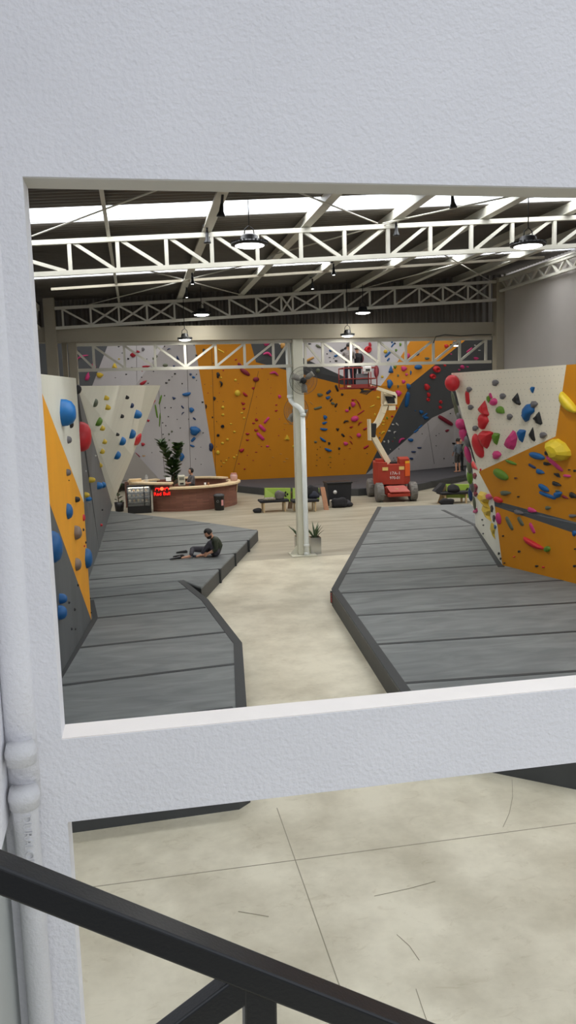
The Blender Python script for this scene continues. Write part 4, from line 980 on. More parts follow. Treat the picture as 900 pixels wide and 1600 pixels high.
# ================================================================ RECEPTION
CX, CY, RX, RY = 1.75, 32.6, 2.1, 1.9
def el(a, k=0): a = math.radians(a); return Vector((CX+(RX+k)*math.cos(a), CY+(RY+k)*math.sin(a), 0))
def brickmat():
    m = bpy.data.materials.new('reddish_brick_cladding'); m.use_nodes = True; nt = m.node_tree; b = nt.nodes['Principled BSDF']
    tc = nt.nodes.new('ShaderNodeTexCoord'); br = nt.nodes.new('ShaderNodeTexBrick'); nt.links.new(tc.outputs['UV'], br.inputs['Vector'])
    br.inputs['Color1'].default_value = lin((146,98,80)); br.inputs['Color2'].default_value = lin((124,80,66)); br.inputs['Mortar'].default_value = lin((108,80,70))
    br.inputs['Scale'].default_value = 1; br.inputs['Brick Width'].default_value = .5; br.inputs['Row Height'].default_value = .055; br.inputs['Mortar Size'].default_value = .006
    nt.links.new(br.outputs[0], b.inputs['Base Color']); b.inputs['Roughness'].default_value = .7; return m
M['brick'] = brickmat()
ct_ = thing('reception_counter', (CX, CY, 0), 'curved reception counter clad in reddish brick with pale wood ledges', 'counter')
def ringwall(a0, a1, k0, k1, z0, z1, name, m, step=6, uv=False):
    mb = MB(); n = max(2, int((a1-a0)/step)); vs = []
    for i in range(n+1):
        a = a0+(a1-a0)*i/n; p = el(a, k0); q = el(a, k1)
        vs += [p+Vector((0,0,z0)), p+Vector((0,0,z1)), q+Vector((0,0,z1)), q+Vector((0,0,z0))]
    fs = [(4*i+j, 4*i+(j+1) % 4, 4*i+4+(j+1) % 4, 4*i+4+j) for i in range(n) for j in range(4)]+[(0,1,2,3), (4*n, 4*n+3, 4*n+2, 4*n+1)]
    mb.add(vs, fs); o = mb.build(name, m, ct_)
    if uv:
        me = o.data; ul = me.uv_layers.new(name='uv')
        for lp in me.loops:
            v_ = me.vertices[lp.vertex_index].co; ul.data[lp.index].uv = (math.atan2(v_.y/RY, v_.x/RX)*2.0 % 12.566, v_.z)
    return o
ringwall(232, 372, 0, -.12, 0, .86, 'front_wall', M['brick'], 5, True)
ringwall(12, 120, 0, -.12, 0, .92, 'back_wall', M['brick'], 6, True)
ringwall(236, 252, .03, -.10, .86, 1.03, 'raised_wall', M['brick'], 5, True)
ringwall(180, 254, .12, -.32, 1.04, 1.10, 'raised_ledge', M['woodtop'], 6)
ringwall(246, 376, .16, -.30, .86, .92, 'front_ledge', M['woodtop'], 5)
ringwall(30, 92, .08, -.26, .92, .98, 'back_ledge', M['woodtop'], 6)
ringwall(120, 178, .08, -.26, .92, .98, 'side_ledge', M['woodtop'], 6)
MB().beam(el(176)+Vector((0,0,0)), el(176)+Vector((0,0,1.04)), .5, .06).build('side_panel', M['brick'], ct_)
bk_ = MB(); q = el(345, .02); bk_.beam(q+Vector((0,0,.5)), q+Vector((.02,-.14,.86)), .03, .04); bk_.build('ledge_bracket', M['woodtop'], ct_)
# display fridge
fx0, fx1, fy = -.50, .38, 30.72
fr = thing('display_fridge', ((fx0+fx1)/2, fy+.35, 0), 'black curved-glass display fridge under the left end of the counter', 'fridge')
m_ = MB(); m_.b2((fx0, fy+.05, 0), (fx1, fy+.72, .28)); m_.b2((fx0, fy+.66, .28), (fx1, fy+.72, 1.0)); m_.b2((fx0, fy+.22, .97), (fx1, fy+.72, 1.03)); m_.build('body', M['black'], fr)
prof = [(.05, .26), (.0, .40), (-.01, .6), (.04, .8), (.14, .94), (.24, 1.0)]
for xx in (fx0, fx0+.62, fx1-.03):
    m_ = MB(); m_.prism([(xx, fy+a, z) for a, z in prof]+[(xx, fy+a+.05, z-.02) for a, z in prof[::-1]], (.035, 0, 0)); m_.build('frame', M['black'], fr)
m_ = MB(); m_.prism([(fx1-.02, fy+.05, .26)]+[(fx1-.02, fy+a, z) for a, z in prof]+[(fx1-.02, fy+.7, 1.0), (fx1-.02, fy+.7, .26)], (.02, 0, 0)); m_.build('side_panel', M['black'], fr)
gl = bpy.data.materials.new('clear_glass'); gl.use_nodes = True; b_ = gl.node_tree.nodes['Principled BSDF']
b_.inputs['Base Color'].default_value = (.9,.95,.95,1); b_.inputs['Roughness'].default_value = .03; b_.inputs['Alpha'].default_value = .18
M['glass'] = gl
m_ = MB(); vs = []
for a, z in prof: vs += [(fx0+.03, fy+a+.01, z), (fx1-.03, fy+a+.01, z)]
m_.add(vs, [(2*i, 2*i+1, 2*i+3, 2*i+2) for i in range(len(prof)-1)], True); m_.build('curved_glass', gl, fr)
for z in (.42, .62, .80): MB().b2((fx0+.03, fy+.08, z), (fx1-.04, fy+.62, z+.015)).build('shelf', M['stainless'], fr)
rr = random.Random(11)
MB().b2((fx0+.05, fy+.45, .93), (fx1-.06, fy+.5, .95)).build('light_strip', mat('fridge_light', (255,240,205), .5, emit=9), fr)
for z in (.435, .635, .815):
    for i in range(5):
        x = fx0+.10+i*.155; c = Vector((x, fy+.22+rr.random()*.15, z+.04))
        m_ = MB(); m_.ball(c, (.055, .06, .04), 10, 6); wh = ['top', 'middle', 'bottom'][[.815,.635,.435].index(z)]; pos = ['far left', 'left', 'middle', 'right', 'far right'][i]
        tag(m_.build('pastry', mat('pastry_%d' % (i % 3), [(236,226,200), (206,160,90), (232,206,150)][i % 3], .6, 0, .1, 30)), 'small pastry on the %s fridge shelf, %s' % (wh, pos), 'pastry', 'pastries in the display fridge')
# neon sign
nl = oy(253, 767, 30.62); ns = thing('neon_sign', nl, 'red neon sign of two bulls over lettering on the counter front', 'sign')
text3d('Red Bull', .185, nl+Vector((.0,0,-.115)), (1,.02,0), (0,0,1), .008, M['neon'], 'lettering', ns)
for s in (-1, 1):
    m_ = MB(); o = nl+Vector((s*.15, 0, .06))
    m_.tube([o+Vector((-s*.10,0,-.03)), o+Vector((-s*.05,0,.02)), o+Vector((0,0,.03)), o+Vector((s*.06,0,.05)), o+Vector((s*.10,0,.02))], [.012,.03,.022,.018,.008], 8)
    m_.tube([o+Vector((s*.08,0,.03)), o+Vector((s*.10,0,-.05))], .01, 6); m_.tube([o+Vector((-s*.04,0,.0)), o+Vector((-s*.02,0,-.06))], .01, 6); m_.build('bull', M['neon'], ns)
MB().lathe([(.05, -.008), (.065, -.008), (.065, .008), (.05, .008), (.05, -.008)], nl+Vector((0,0,.08)), 20, Matrix.Rotation(PI/2, 3, 'X')).build('disc', mat('neon_amber', (255,110,70), .5, emit=1.5), ns)
MB().box(nl+Vector((0,.03,-.01)), (.56, .02, .42)).build('back_plate', mat('sign_back', (70,22,18), .6), ns)
# counter things
c = oy(284, 757, 31.35); c.z = .925
t = thing('card_terminal', c, 'beige kiosk box with small screen standing on the counter', 'terminal')
MB().box(c+Vector((0,0,.20)), (.27, .16, .40), None, .02).build('body', mat('beige_plastic', (205,205,188), .5), t)
MB().box(c+Vector((0,-.083,.27)), (.19, .01, .12)).build('screen', mat('dim_screen', (120,122,112), .3), t)
MB().box(c+Vector((0,-.083,.08)), (.14, .01, .06)).build('slot', M['black'], t)
c = oy(263.5, 754, 31.6); c.z = 1.10
tag(MB().box(c+Vector((0,0,.07)), (.20, .02, .15), Matrix.Rotation(-.3, 3, 'X')).build('paper_card', M['paper']), 'white card standing on the raised ledge beside the big plant', 'card')
c = oy(353, 750, 33.0); c = el(352, -.1)+Vector((0,0,.92)); t = thing('glass_jar', c, 'big clear jar with pinkish lid on the right end of the ledge', 'jar')
MB().lathe([(.10, 0), (.145, .03), (.15, .22), (.11, .27)], c, 20).build('jar_body', mat('frosted_pink_jar', (200,160,150), .25), t)
MB().lathe([(.12, .27), (.12, .31), (.001, .32)], c, 20).build('lid', mat('pink_lid', (190,130,118), .5), t)
for k, (a, kk, lb, mm) in enumerate([(292,-.2,'small white cup on the counter, left of the pair','white'), (296,-.18,'small dark cup on the counter, right of the pair','brown')]):
    c = el(a, kk)+Vector((0,0,.92)); tag(MB().lathe([(.025,0),(.035,.02),(.04,.10),(.034,.10),(.03,.02)], c, 14).build('cup', M[mm]), lb, 'cup')
c = el(196, -.1)+Vector((0,0,1.10)); t = MB().box(c+Vector((0,0,.05)), (.5, .25, .10), None, .02); tag(t.build('wooden_tray', M['ply']), 'wooden tray lying on the left ledge of the counter', 'tray')
c = el(222, -.1)+Vector((0,0,1.10)); tag(MB().lathe([(.05,0),(.06,.01),(.06,.22),(.03,.28),(.03,.3)], c, 14).build('water_bottle', M['glass']), 'clear bottle standing on the ledge left of the plant', 'bottle')
# trash can
c = oz(343, 797, 0); t = thing('trash_can', c, 'black round trash can in front of the counter with white and pink stickers', 'trash can')
MB().lathe([(.17,0),(.18,.02),(.20,.52),(.21,.53)], c, 24).build('bin_body', M['black'], t)
MB().lathe([(.215,.53),(.215,.57),(.17,.61),(.09,.63),(.08,.60)], c, 24).build('lid', mat('dark_grey_lid', (62,64,66), .5), t)
rc = MB(); fc = c+Vector((-.07,-.205,.36))
for k in range(3):
    a = 2*PI*k/3+PI/2; a2 = a+1.6; rc.beam(fc+Vector((math.cos(a)*.05, 0, math.sin(a)*.05)), fc+Vector((math.cos(a2)*.05, 0, math.sin(a2)*.05)), .004, .022, (0,1,0))
rc.build('recycling_mark', M['white'], t)
MB().box(c+Vector((.10,-.19,.30)), (.09, .01, .22), Matrix.Rotation(.45, 3, 'Z')).build('sticker', mat('pink_sticker', (214,150,150), .5), t)
# plants
def leaf(mb, p, d, L, W, up=Vector((0,0,1))):
    d = d.normalized(); s_ = d.cross(up); s_ = s_.normalized() if s_.length > .05 else Vector((1,0,0)); nn2 = s_.cross(d)
    q = [p, p+d*L*.35+s_*W*.4+nn2*L*.05, p+d*L*.75+s_*W*.5+nn2*L*.03, p+d*L-nn2*L*.06, p+d*L*.75-s_*W*.5+nn2*L*.03, p+d*L*.35-s_*W*.4+nn2*L*.05, p+d*L*.5-nn2*.01]
    mb.add(q+[v_-nn2*.006 for v_ in q], [(0,1,6),(1,2,6),(2,3,6),(3,4,6),(4,5,6),(5,0,6)]+[(i+7, j+7, k+7) for i, j, k in ((1,0,6),(2,1,6),(3,2,6),(4,3,6),(5,4,6),(0,5,6))], True)
def potted(name, base, label, stems, pot_r, pot_h, LL, nleaf, seed, W=.6):
    t = thing(name, base, label, 'plant'); rr = random.Random(seed)
    MB().lathe([(pot_r*.8,0),(pot_r,pot_h),(pot_r*.92,pot_h),(pot_r*.9,pot_h-.04),(.001,pot_h-.04)], base, 22).build('pot', M['black'], t)
    f = MB()
    for pts in stems:
        MB().tube(pts, .018, 8).build('stem', M['stem'], t)
        for k in range(nleaf):
            q = k/(nleaf-1)*.85+.15; x = q*(len(pts)-1); i = min(int(x), len(pts)-2); p = pts[i].lerp(pts[i+1], x-i)
            a = k*2.4+rr.random(); d = Vector((math.cos(a), math.sin(a), .55+.6*q*rr.random()))
            leaf(f, p, d, LL*(1.1-.35*q)*(.8+.4*rr.random()), LL*W)
    f.build('foliage', M['leaf'], t)
b0_ = Vector((oy(269,750,32.6).x, 32.6, 0))
S1 = [b0_+Vector((0,0,.3)), oy(270,752,32.6), oy(267,730,32.6), oy(262,714,32.5), oy(255,700,32.5), oy(251,692,32.5)]
S2 = [b0_+Vector((.05,0,.3)), oy(271,747,32.6), oy(274,730,32.7), oy(276,714,32.7), oy(278,702,32.7), oy(279,696,32.7)]
S3 = [b0_+Vector((.0,0.05,.3)), oy(272,748,32.8), oy(266,735,32.8), oy(262,726,32.8)]
potted('potted_fig_tree', b0_, 'tall dark-leaved plant with two leafy stems rising behind the counter', [S1, S2], .24, .35, .40, 40, 4, .72)
S3 = [oz(187,799,0)+Vector((0,0,.2)), oz(187,799,0)+Vector((-.03,0,.6)), oz(187,799,0)+Vector((.02,0,.95))]
potted('potted_plant', oz(187,799,0), 'small plant in a black pot left of the display fridge', [S3], .19, .36, .26, 9, 9)
# ================================================================ BENCHES, PADS, BAGS
def bench(x0, x1, ybase, label, Rz=0):
    a, b = oz(x0, ybase), oz(x1, ybase); w_ = (b-a).length; c = (a+b)/2+Vector((0,.25,0)); R_ = Matrix.Rotation(Rz, 3, 'Z')
    t = thing('low_bench', c, label, 'bench')
    MB().box(c+Vector((0,0,.40)), (w_, .62, .09), R_, .02).build('padded_top', M['blackfab'], t)
    for s in (-1, 1):
        for q in (-1, 1): MB().box(c+R_ @ Vector((s*w_*.36, q*.22, .178)), (.05, .10, .355), R_).build('leg', M['ply'], t)
        MB().box(c+R_ @ Vector((s*w_*.36, 0, .32)), (.03, .5, .06), R_).build('leg_rail', M['ply'], t)
    return c, w_
def greenpad(px0, px1, py0, py1, Y, label, logo=True, Rz=0.0):
    tl, tr, bl, br = oy(px0, py0, Y+.12), oy(px1, py0, Y+.12), oy(px0, py1, Y), oy(px1, py1, Y)
    c = (bl+br)/2; t = thing('bouldering_pad', c, label, 'crash pad')
    bk2 = Vector((0, .16, 0))
    pb_ = MB().prism([bl, br, tr, tl], bk2).build('pad_body', M['green'], t)
    m_ = MB(); ap_ = bl.lerp(tr, .42)+Vector((0,-.10,0)); m_.add([tl, bl, ap_, bl.lerp(br,.6)], [(0,1,2),(1,3,2)]); 
    m_.add([v_+Vector((0,.012,0)) for v_ in (tl, bl, ap_, bl.lerp(br,.6))], [(0,2,1),(1,2,3)]); m_.build('flap', mat('pale_lime_vinyl', (160,186,88), .5), pb_)
    if logo:
        q = bl+(br-bl)*.80+(tl-bl)*.55+Vector((0,-.02,0)); s_ = (px1-px0)/1265*Y*.10; lg_ = MB()
        lg_.prism([q+Vector((-s_,0,0)), q+Vector((0,0,s_*1.3)), q+Vector((s_*.45,0,s_*.8)), q+Vector((-s_*.1,0,0)), q+Vector((s_*.45,0,-s_*.8)), q+Vector((0,0,-s_*1.3))], (0,-.006,0)); lg_.build('angular_mark', M['black'], pb_)
        MB().prism([q+Vector((s_*.3,0,0)), q+Vector((s_*.75,0,s_*.55)), q+Vector((s_*1.2,0,0)), q+Vector((s_*.75,0,-s_*.55))], (0,-.006,0)).build('diamond_mark', M['black'], pb_)
def blob(px, py, Y, r, m_, label, name='black_bag', cat='bag', seed=1, z0=None):
    c = oy(px, py, Y); b = MB(); rr = random.Random(seed); b.ball((0,0,0), r, 16, 10)
    for i, v_ in enumerate(b.v):
        n_ = 1+.10*math.sin(v_.x*19+seed)+.10*math.sin(v_.z*23+v_.y*11+seed*2); v_ = v_*n_; v_.z = max(v_.z, -r[2]*.62); b.v[i] = v_+c
    if z0 is not None:
        dz = z0-min(v_.z for v_ in b.v); b.v = [v_+Vector((0,0,dz)) for v_ in b.v]
    tag(b.build(name, m_), label, cat); return b
M['greyfab'] = mat('grey_fabric', (104,100,98), .85, 0, .15, 10)
c, w_ = bench(407, 452, 800, 'low black-topped bench with plywood legs left of the central column')
YB1 = c.y
greenpad(414, 454, 763, 783.5, YB1+.1, 'lime green bouldering pad standing on the bench left of the column')
blob(437, 776, YB1-.12, (.19,.14,.22), M['greyfab'], 'round grey bag leaning on the green pad left of the column', 'round_bag', 'bag', 3, .445)
blob(421, 782, YB1-.2, (.26,.12,.07), mat('patterned_cloth', (130,124,112), .9, 0, .4, 30), 'small heap of cloth on the left bench', 'cloth_heap', 'cloth', 5, .445)
blob(402, 799, YB1-.15, (.17,.16,.10), M['blackfab'], 'dark bag lying on the floor at the left end of the benches', 'black_bag', 'bag', 6, 0)
p = oz(404, 800, 0); 
c, w_ = bench(458, 499, 800, 'low black-topped bench behind the central column')
greenpad(458, 499, 763, 782, YB1+.1, 'lime green bouldering pad on the bench behind the column', False)
blob(486, 777, YB1-.12, (.30,.2,.30), M['blackfab'], 'black backpack on the bench right of the column', 'backpack', 'bag', 2, .445)
blob(491, 784, YB1-.3, (.22,.12,.15), mat('navy_fabric', (34,38,52), .85), 'navy bag in front of the black backpack on the bench', 'navy_bag', 'bag', 8, .445)
pn = MB(); a, b = oz(511, 797), oy(505, 761.5, YB1+.35)
pn.prism([oz(506.5,797), oz(514,797), oy(507.5,761,YB1+.3), oy(500.5,761,YB1+.3)], (0,.03,0)); tag(pn.build('leaning_board', M['brown']), 'brown board leaning beside the bench right of the column', 'board')
pn = MB(); pn.prism([oz(452.5,797)+Vector((0,.4,0)), oz(460,797)+Vector((0,.4,0)), oy(459,768,YB1+.5), oy(453,768,YB1+.5)], (0,.03,0)); tag(pn.build('leaning_board', mat('dull_board', (128,104,84), .7))
    , 'short dull board standing between the two benches', 'board')
a, b = oy(510,783,YB1+.9), oy(545,783,YB1+.9)
t = thing('storage_box', (a+b)/2, 'wide black crate with a white sticker right of the benches', 'crate')
mb_ = MB(); mb_.prism([(a.x, YB1+.6, 0), (b.x, YB1+.6, 0), (b.x+.04, YB1+.6, .90), (a.x-.02, YB1+.6, .90)], (0,.6,0)); mb_.build('crate_body', mat('black_crate', (30,31,36), .5), t)
MB().b2((a.x-.05, YB1+.56, .84), (b.x+.08, YB1+1.24, .91), .02).build('rim', M['black'], t)
q = oy(523.5, 769, YB1+.595); MB().lathe([(.075,0),(.075,.006),(.001,.006)], q, 16, Matrix.Rotation(PI/2, 3, 'X')).build('round_sticker', M['white'], t)
blob(531, 790, YB1+.1, (.34,.22,.24), M['blackfab'], 'heap of black bags on the floor before the crate', 'black_bag', 'bag', 12, 0)
blob(543, 792, YB1+.2, (.22,.2,.15), mat('charcoal_cloth', (50,50,54), .9), 'crumpled charcoal jacket beside the heap of black bags', 'jacket', 'jacket', 14, 0)
q = oy(520.5, 786, YB1+.25); t = MB().box(Vector((q.x, q.y, .14)), (.26, .2, .27), None, .03); tag(t.build('white_bag', mat('pale_bag', (196,190,178), .7))
    , 'small pale bag standing beside the black bag heap', 'bag')
c, w_ = bench(688, 737, 787, 'low bench with plywood end by the right climbing wall')
YB3 = c.y
greenpad(697, 738, 757, 778, YB3+.12, 'lime green bouldering pad on the bench by the right wall')
blob(708, 777, YB3-.15, (.26,.18,.17), M['blackfab'], 'black clothes piled on the right bench', 'clothes_pile', 'clothes', 21, .445)
blob(697, 786, YB3-.45, (.30,.2,.16), M['blackfab'], 'black bag on the floor under the right bench end', 'black_bag', 'bag', 22, 0)
pn = MB(); pn.prism([oz(683,786), oz(690,789), oz(699,784)+Vector((0,.1,0)), oy(697,761,YB3+.2), oy(694,758,YB3+.1)], (.05,.02,0)); tag(pn.build('plywood_wedge', M['ply'])
    , 'plywood side board standing at the left end of the right bench', 'board')
pn = MB(); pn.prism([oy(679,768,YB3-.1), oy(689,772,YB3-.1), oy(697,756,YB3+.1), oy(692,755,YB3+.1)], (0,.3,0)); tag(pn.build('black_pad', M['blackfab']), 'black folded pad propped at the left end of the right bench', 'pad')
# ================================================================ BOOM LIFT
fl_, fr_ = oz(593,784), oz(645,782); rl_ = oz(569,778)
ax = (fr_-fl_); wd = ax.length; ax.normalize(); bx = Vector((-ax.y, ax.x, 0))
Lc = fl_+ax*wd/2+bx*.95
BL = thing('boom_lift', Lc, 'red boom lift with cream folding arm parked before the back wall', 'boom lift')
RB = Matrix((ax, bx, Vector((0,0,1)))).transposed()
def L_(x, y, z): return Lc+RB @ Vector((x, y, z))
hw_ = wd/2
for sx in (-1, 1):
    for sy in (-1, 1):
        c = L_(sx*hw_, sy*.95, .37); R_ = RB @ Matrix.Rotation(PI/2, 3, 'Y')
        ty = MB().lathe([(.20,-.13),(.34,-.14),(.37,-.10),(.37,.10),(.34,.14),(.20,.13)], c, 28, R_).build('wheel', M['tyre'], BL)
        m_ = MB()
        for k in range(22):
            a = 2*PI*k/22; m_.box(c+R_ @ Vector((math.cos(a)*.372, math.sin(a)*.372, (.05 if k % 2 else -.05))), (.02, .05, .15), R_ @ Matrix.Rotation(a, 3, 'Z'))
        m_.build('tyre_tread', M['tyre'], ty)
        MB().lathe([(.001,-.05),(.07,-.09),(.08,-.04),(.19,-.05),(.21,-.12),(.21,.12),(.19,.05),(.08,.04),(.07,.09),(.001,.05)], c, 24, R_).build('wheel_rim', mat('rim_grey', (150,146,138), .5), ty)
MB().box(L_(0,0,.42), (hw_*2-.42, 2.1, .30), RB, .03).build('chassis', M['redpaint'], BL)
for sy in (-1, 1): MB().tube([L_(-hw_+.1, sy*.95, .37), L_(hw_-.1, sy*.95, .37)], .05, 10).build('axle', M['stainless'] if sy < 0 else M['dark'], BL)
m_ = MB(); m_.prism([L_(-.42,-1.05,.60), L_(.30,-1.05,.60), L_(.48,-1.32,.38), L_(-.30,-1.32,.38)], (0,0,.03)); m_.build('front_cover', M['redpaint'], BL)
MB().box(L_(.05,-1.12,.28), (.9,.35,.14), RB, .02).build('bumper', M['redpaint'], BL)
MB().box(L_(-.02,-1.20,.50), (.12,.012,.05), RB).build('decal', mat('cream_decal', (226,206,150), .5), BL)
MB().lathe([(.5,.55),(.5,.64),(.45,.66)], Lc, 24).build('slew_ring', M['dark'], BL)
TR = Matrix.Rotation(math.radians(-8), 3, 'Z') @ RB
def T2(x, y, z): return Lc+TR @ Vector((x, y, z))
m_ = MB(); ring_ = [(-.72,-.55),(-.55,-.80),(-.1,-.92),(.45,-.90),(.70,-.70),(.74,-.1),(.72,.75),(-.70,.75)]
m_.prism([T2(x,y,.66) for x, y in ring_], (0,0,.78)); m_.build('turntable_hood', M['redpaint'], BL)
m_ = MB(); m_.prism([T2(-.72,-.55,1.44), T2(-.55,-.78,1.44), T2(-.2,-.86,1.44), T2(-.22,.6,1.44), T2(-.70,.6,1.44)], (0,0,.08)); m_.prism([T2(-.62,-.4,1.52), T2(-.3,-.5,1.52), T2(-.3,.3,1.52), T2(-.62,.3,1.52)], (0,0,.09)); m_.build('left_cover', M['redpaint'], BL)
m_ = MB(); m_.prism([T2(.30,-.88,1.44), T2(.68,-.70,1.44), T2(.72,.6,1.44), T2(.3,.6,1.44)], (0,0,.20)); m_.build('right_cover', M['redpaint'], BL)
MB().box(T2(.05,-.2,1.48), (.35,.5,.10), TR, .02).build('engine_gear', M['dark'], BL)
for x, z, w_, h_, cc in ((-.28,1.28,.22,.13,(224,196,120)), (.36,1.30,.20,.13,(224,196,120)), (.60,1.52,.24,.09,(232,170,40))):
    yy = -.915 if x < .5 else -.79
    MB().box(T2(x, yy, z), (w_, .012, h_), TR @ Matrix.Rotation(.0 if x < .5 else .7, 3, 'Z')).build('decal', mat('decal_%d' % int(x*100+50), cc, .5), BL)
MB().box(T2(.60,-.80,1.22), (.26,.012,.50), TR @ Matrix.Rotation(.7, 3, 'Z')).build('orange_panel', mat('orange_panel', (226,96,36), .5), BL)
for s, z, sz in (('17A-1', 1.10, .17), ('970-01', .92, .15)):
    text3d(s, sz, T2(.10, -.925, z), TR @ Vector((1,0,0)), (0,0,1), .004, M['white'], 'fleet_number', BL)
def armseg(p, q, w_, h_, name, m): return MB().beam(p, q, w_, h_, (0,1,0)).build(name, m, BL)
YL = Lc.y
pA, pB, pC = T2(.0, .1, 1.45), oy(581,676,YL-.1), oy(608,622,YL-.15)
armseg(oy(607,724,YL-.3), oy(582,680,YL-.2), .20, .24, 'lower_arm', M['boom'])
MB().box(oy(581.5,672,YL-.2), (.24,.34,.55), Matrix.Rotation(.1, 3, 'Y'), .03).build('elbow_joint', M['dark'], BL)
m_ = MB(); a, b = oy(576.5,655,YL-.25), oy(577.5,688,YL-.25); m_.beam(a, b, .07, .3, (0,1,0)); m_.build('elbow_plate', M['boom'], BL)
pts = [oy(583,668,YL-.2), oy(590,660,YL-.2), oy(597,645,YL-.22), oy(603,628,YL-.22), oy(604,614,YL-.22)]
for i in range(4): armseg(pts[i], pts[i+1], .2, .24, 'upper_arm', M['boom'])
hc = oy(610,623,YL-.25)
m_ = MB(); m_.prism([oy(600,612,YL-.4), oy(617,612,YL-.4), oy(620.5,617,YL-.4), oy(620.5,632,YL-.4), oy(600,632,YL-.4)], (0,.4,0)); cwb = m_.build('counterweight_box', M['boom'], BL)
m_ = MB(); m_.prism([oy(601.5,619,YL-.42), oy(616,620,YL-.42), oy(617.5,630,YL-.42), oy(606,630,YL-.42)], (0,.02,0)); m_.build('black_panel', M['black'], cwb)
m_ = MB(); m_.prism([oy(610,612.5,YL-.42), oy(615.5,612.5,YL-.42), oy(619,622,YL-.42), oy(616,622,YL-.42)], (0,.02,0)); m_.build('black_panel', M['black'], cwb)
MB().box(oy(611,637,YL-.2), (.28,.3,.2)).build('lower_bracket', M['boom'], BL)
armseg(oy(616,615.5,YL-.5), oy(577,603,YL-1.0), .12, .16, 'jib', M['boom'])
armseg(oy(586,608,YL-.9), oy(572,603,YL-1.0), .16, .2, 'platform_mount', M['redpaint'])
for k in range(6):
    P_ = [oy(590-k,605+k*.3,YL-1.05), oy(580-k*1.5,610+k*1.3,YL-1.1), oy(567-k,610+k*.8,YL-1.1), oy(560+k*2,606,YL-1.1)]
    MB().tube(P_, .016, 6).build('hose', M['black'], BL)
# platform basket
YP = YL-1.15; p0, p1 = oy(538,606,YP), oy(589,606,YP); zt_ = oy(540,575,YP).z; zb_ = p0.z
dp_ = .8
MB().b2((p0.x, YP, zb_-.05), (p1.x, YP+dp_, zb_+.03)).build('basket_floor', mat('dull_red_steel', (140,48,42), .55), BL)
M['dred'] = MATS['dull_red_steel']
for z in (zt_, (zt_*.45+zb_*.55)):
    m_ = MB()
    for a, b in (((p0.x,YP),(p1.x,YP)), ((p1.x,YP),(p1.x,YP+dp_)), ((p1.x,YP+dp_),(p0.x,YP+dp_)), ((p0.x,YP+dp_),(p0.x,YP))): m_.tube([(a[0],a[1],z),(b[0],b[1],z)], .022, 8)
    m_.build('basket_rail', M['dred'], BL)
for x in (p0.x, p0.x+(p1.x-p0.x)*.27, p0.x+(p1.x-p0.x)*.75, p1.x):
    for yy in (YP, YP+dp_): MB().tube([(x,yy,zb_),(x,yy,zt_)], .022, 8).build('basket_post', M['dred'], BL)
MB().b2((p0.x+.05, YP-.03, zb_-.02), (p1.x-.35, YP+.0, zb_+.12)).build('toe_board', M['dred'], BL)
MB().box((p0.x+.18, YP-.04, zb_+.05), (.15,.012,.06)).build('decal', MATS['cream_decal'], BL)
pc_ = oy(573.5,577,YP-.05); cbx = MB().box(pc_, (.30,.2,.22), Matrix.Rotation(.2, 3, 'Z'), .03).build('control_box', M['white'], BL)
MB().box(pc_+Vector((0,-.11,-.03)), (.18,.012,.08), Matrix.Rotation(.2, 3, 'Z')).build('control_panel', M['dark'], cbx)
a, b = oy(556,584,YP+.02), oy(576,606,YP+.02); MB().b2((a.x, YP+.03, b.z), (b.x, YP+.05, a.z)).build('mesh_sheet', mat('grey_mesh_sheet', (112,110,116), .7), BL)
# ================================================================ PEOPLE
def figure(label, bones, mats_, loc, balls=(), vox=.011, hair=None, extra=None):
    """bones: (p, q, r1, r2, material index) joined into one continuous skin; balls: (centre, radii, rotation, material index)"""
    mb = MB()
    for p, q, r1, r2, mi in bones:
        p, q = Vector(p), Vector(q); mb.tube([p+(p-q).normalized()*r1*.6, p, q, q+(q-p).normalized()*r2*.6], [r1*.55, r1, r2, r2*.55], 12)
    for c, r, R_, mi in balls:
        b = MB(); b.ball((0,0,0), r, 16, 12); mb.add([(R_ @ v_ if R_ else v_)+Vector(c) for v_ in b.v], b.f, True)
    t = thing('person', loc, label, 'person')
    me = bpy.data.meshes.new('tmp'); me.from_pydata([tuple(v_-Vector(loc)) for v_ in mb.v], [], mb.f)
    bm = bmesh.new(); bm.from_mesh(me); bmesh.ops.recalc_face_normals(bm, faces=bm.faces[:]); bm.to_mesh(me); bm.free()
    ob = bpy.data.objects.new('tmp', me); COL.objects.link(ob)
    rm = ob.modifiers.new('r', 'REMESH'); rm.mode = 'VOXEL'; rm.voxel_size = vox; rm.use_smooth_shade = True
    s_ = ob.modifiers.new('s', 'SMOOTH'); s_.iterations = 4; s_.factor = .5
    dg = bpy.context.evaluated_depsgraph_get(); m2 = bpy.data.meshes.new_from_object(ob.evaluated_get(dg)); bpy.data.objects.remove(ob)
    m2.name = 'body'; m2.materials.clear()
    for m_ in mats_: m2.materials.append(m_)
    co = np.array([tuple(p.center) for p in m2.polygons])+np.array(loc); best = np.full(len(co), 1e9); idx = np.zeros(len(co), int)
    for p, q, r1, r2, mi in bones:
        p = np.array(p); q = np.array(q); d = q-p; tt = np.clip(((co-p) @ d)/max(1e-9, d @ d), 0, 1)
        ds = np.linalg.norm(co-(p+tt[:,None]*d), axis=1)-(r1+(r2-r1)*tt); k = ds < best; best[k] = ds[k]; idx[k] = mi
    for c, r, R_, mi in balls:
        ds = np.linalg.norm(co-np.array(c), axis=1)-max(r)*.9; k = ds < best; best[k] = ds[k]; idx[k] = mi
    m2.polygons.foreach_set('material_index', idx.astype(int)); m2.polygons.foreach_set('use_smooth', [True]*len(m2.polygons))
    o = bpy.data.objects.new('body', m2); COL.objects.link(o); o.parent = t; o['_o'] = list(loc)
    return t
def head(hc, face, up, t, bones, balls, hairm, beard=False, cap=None):
    pass
def V(*a): return Vector(a)
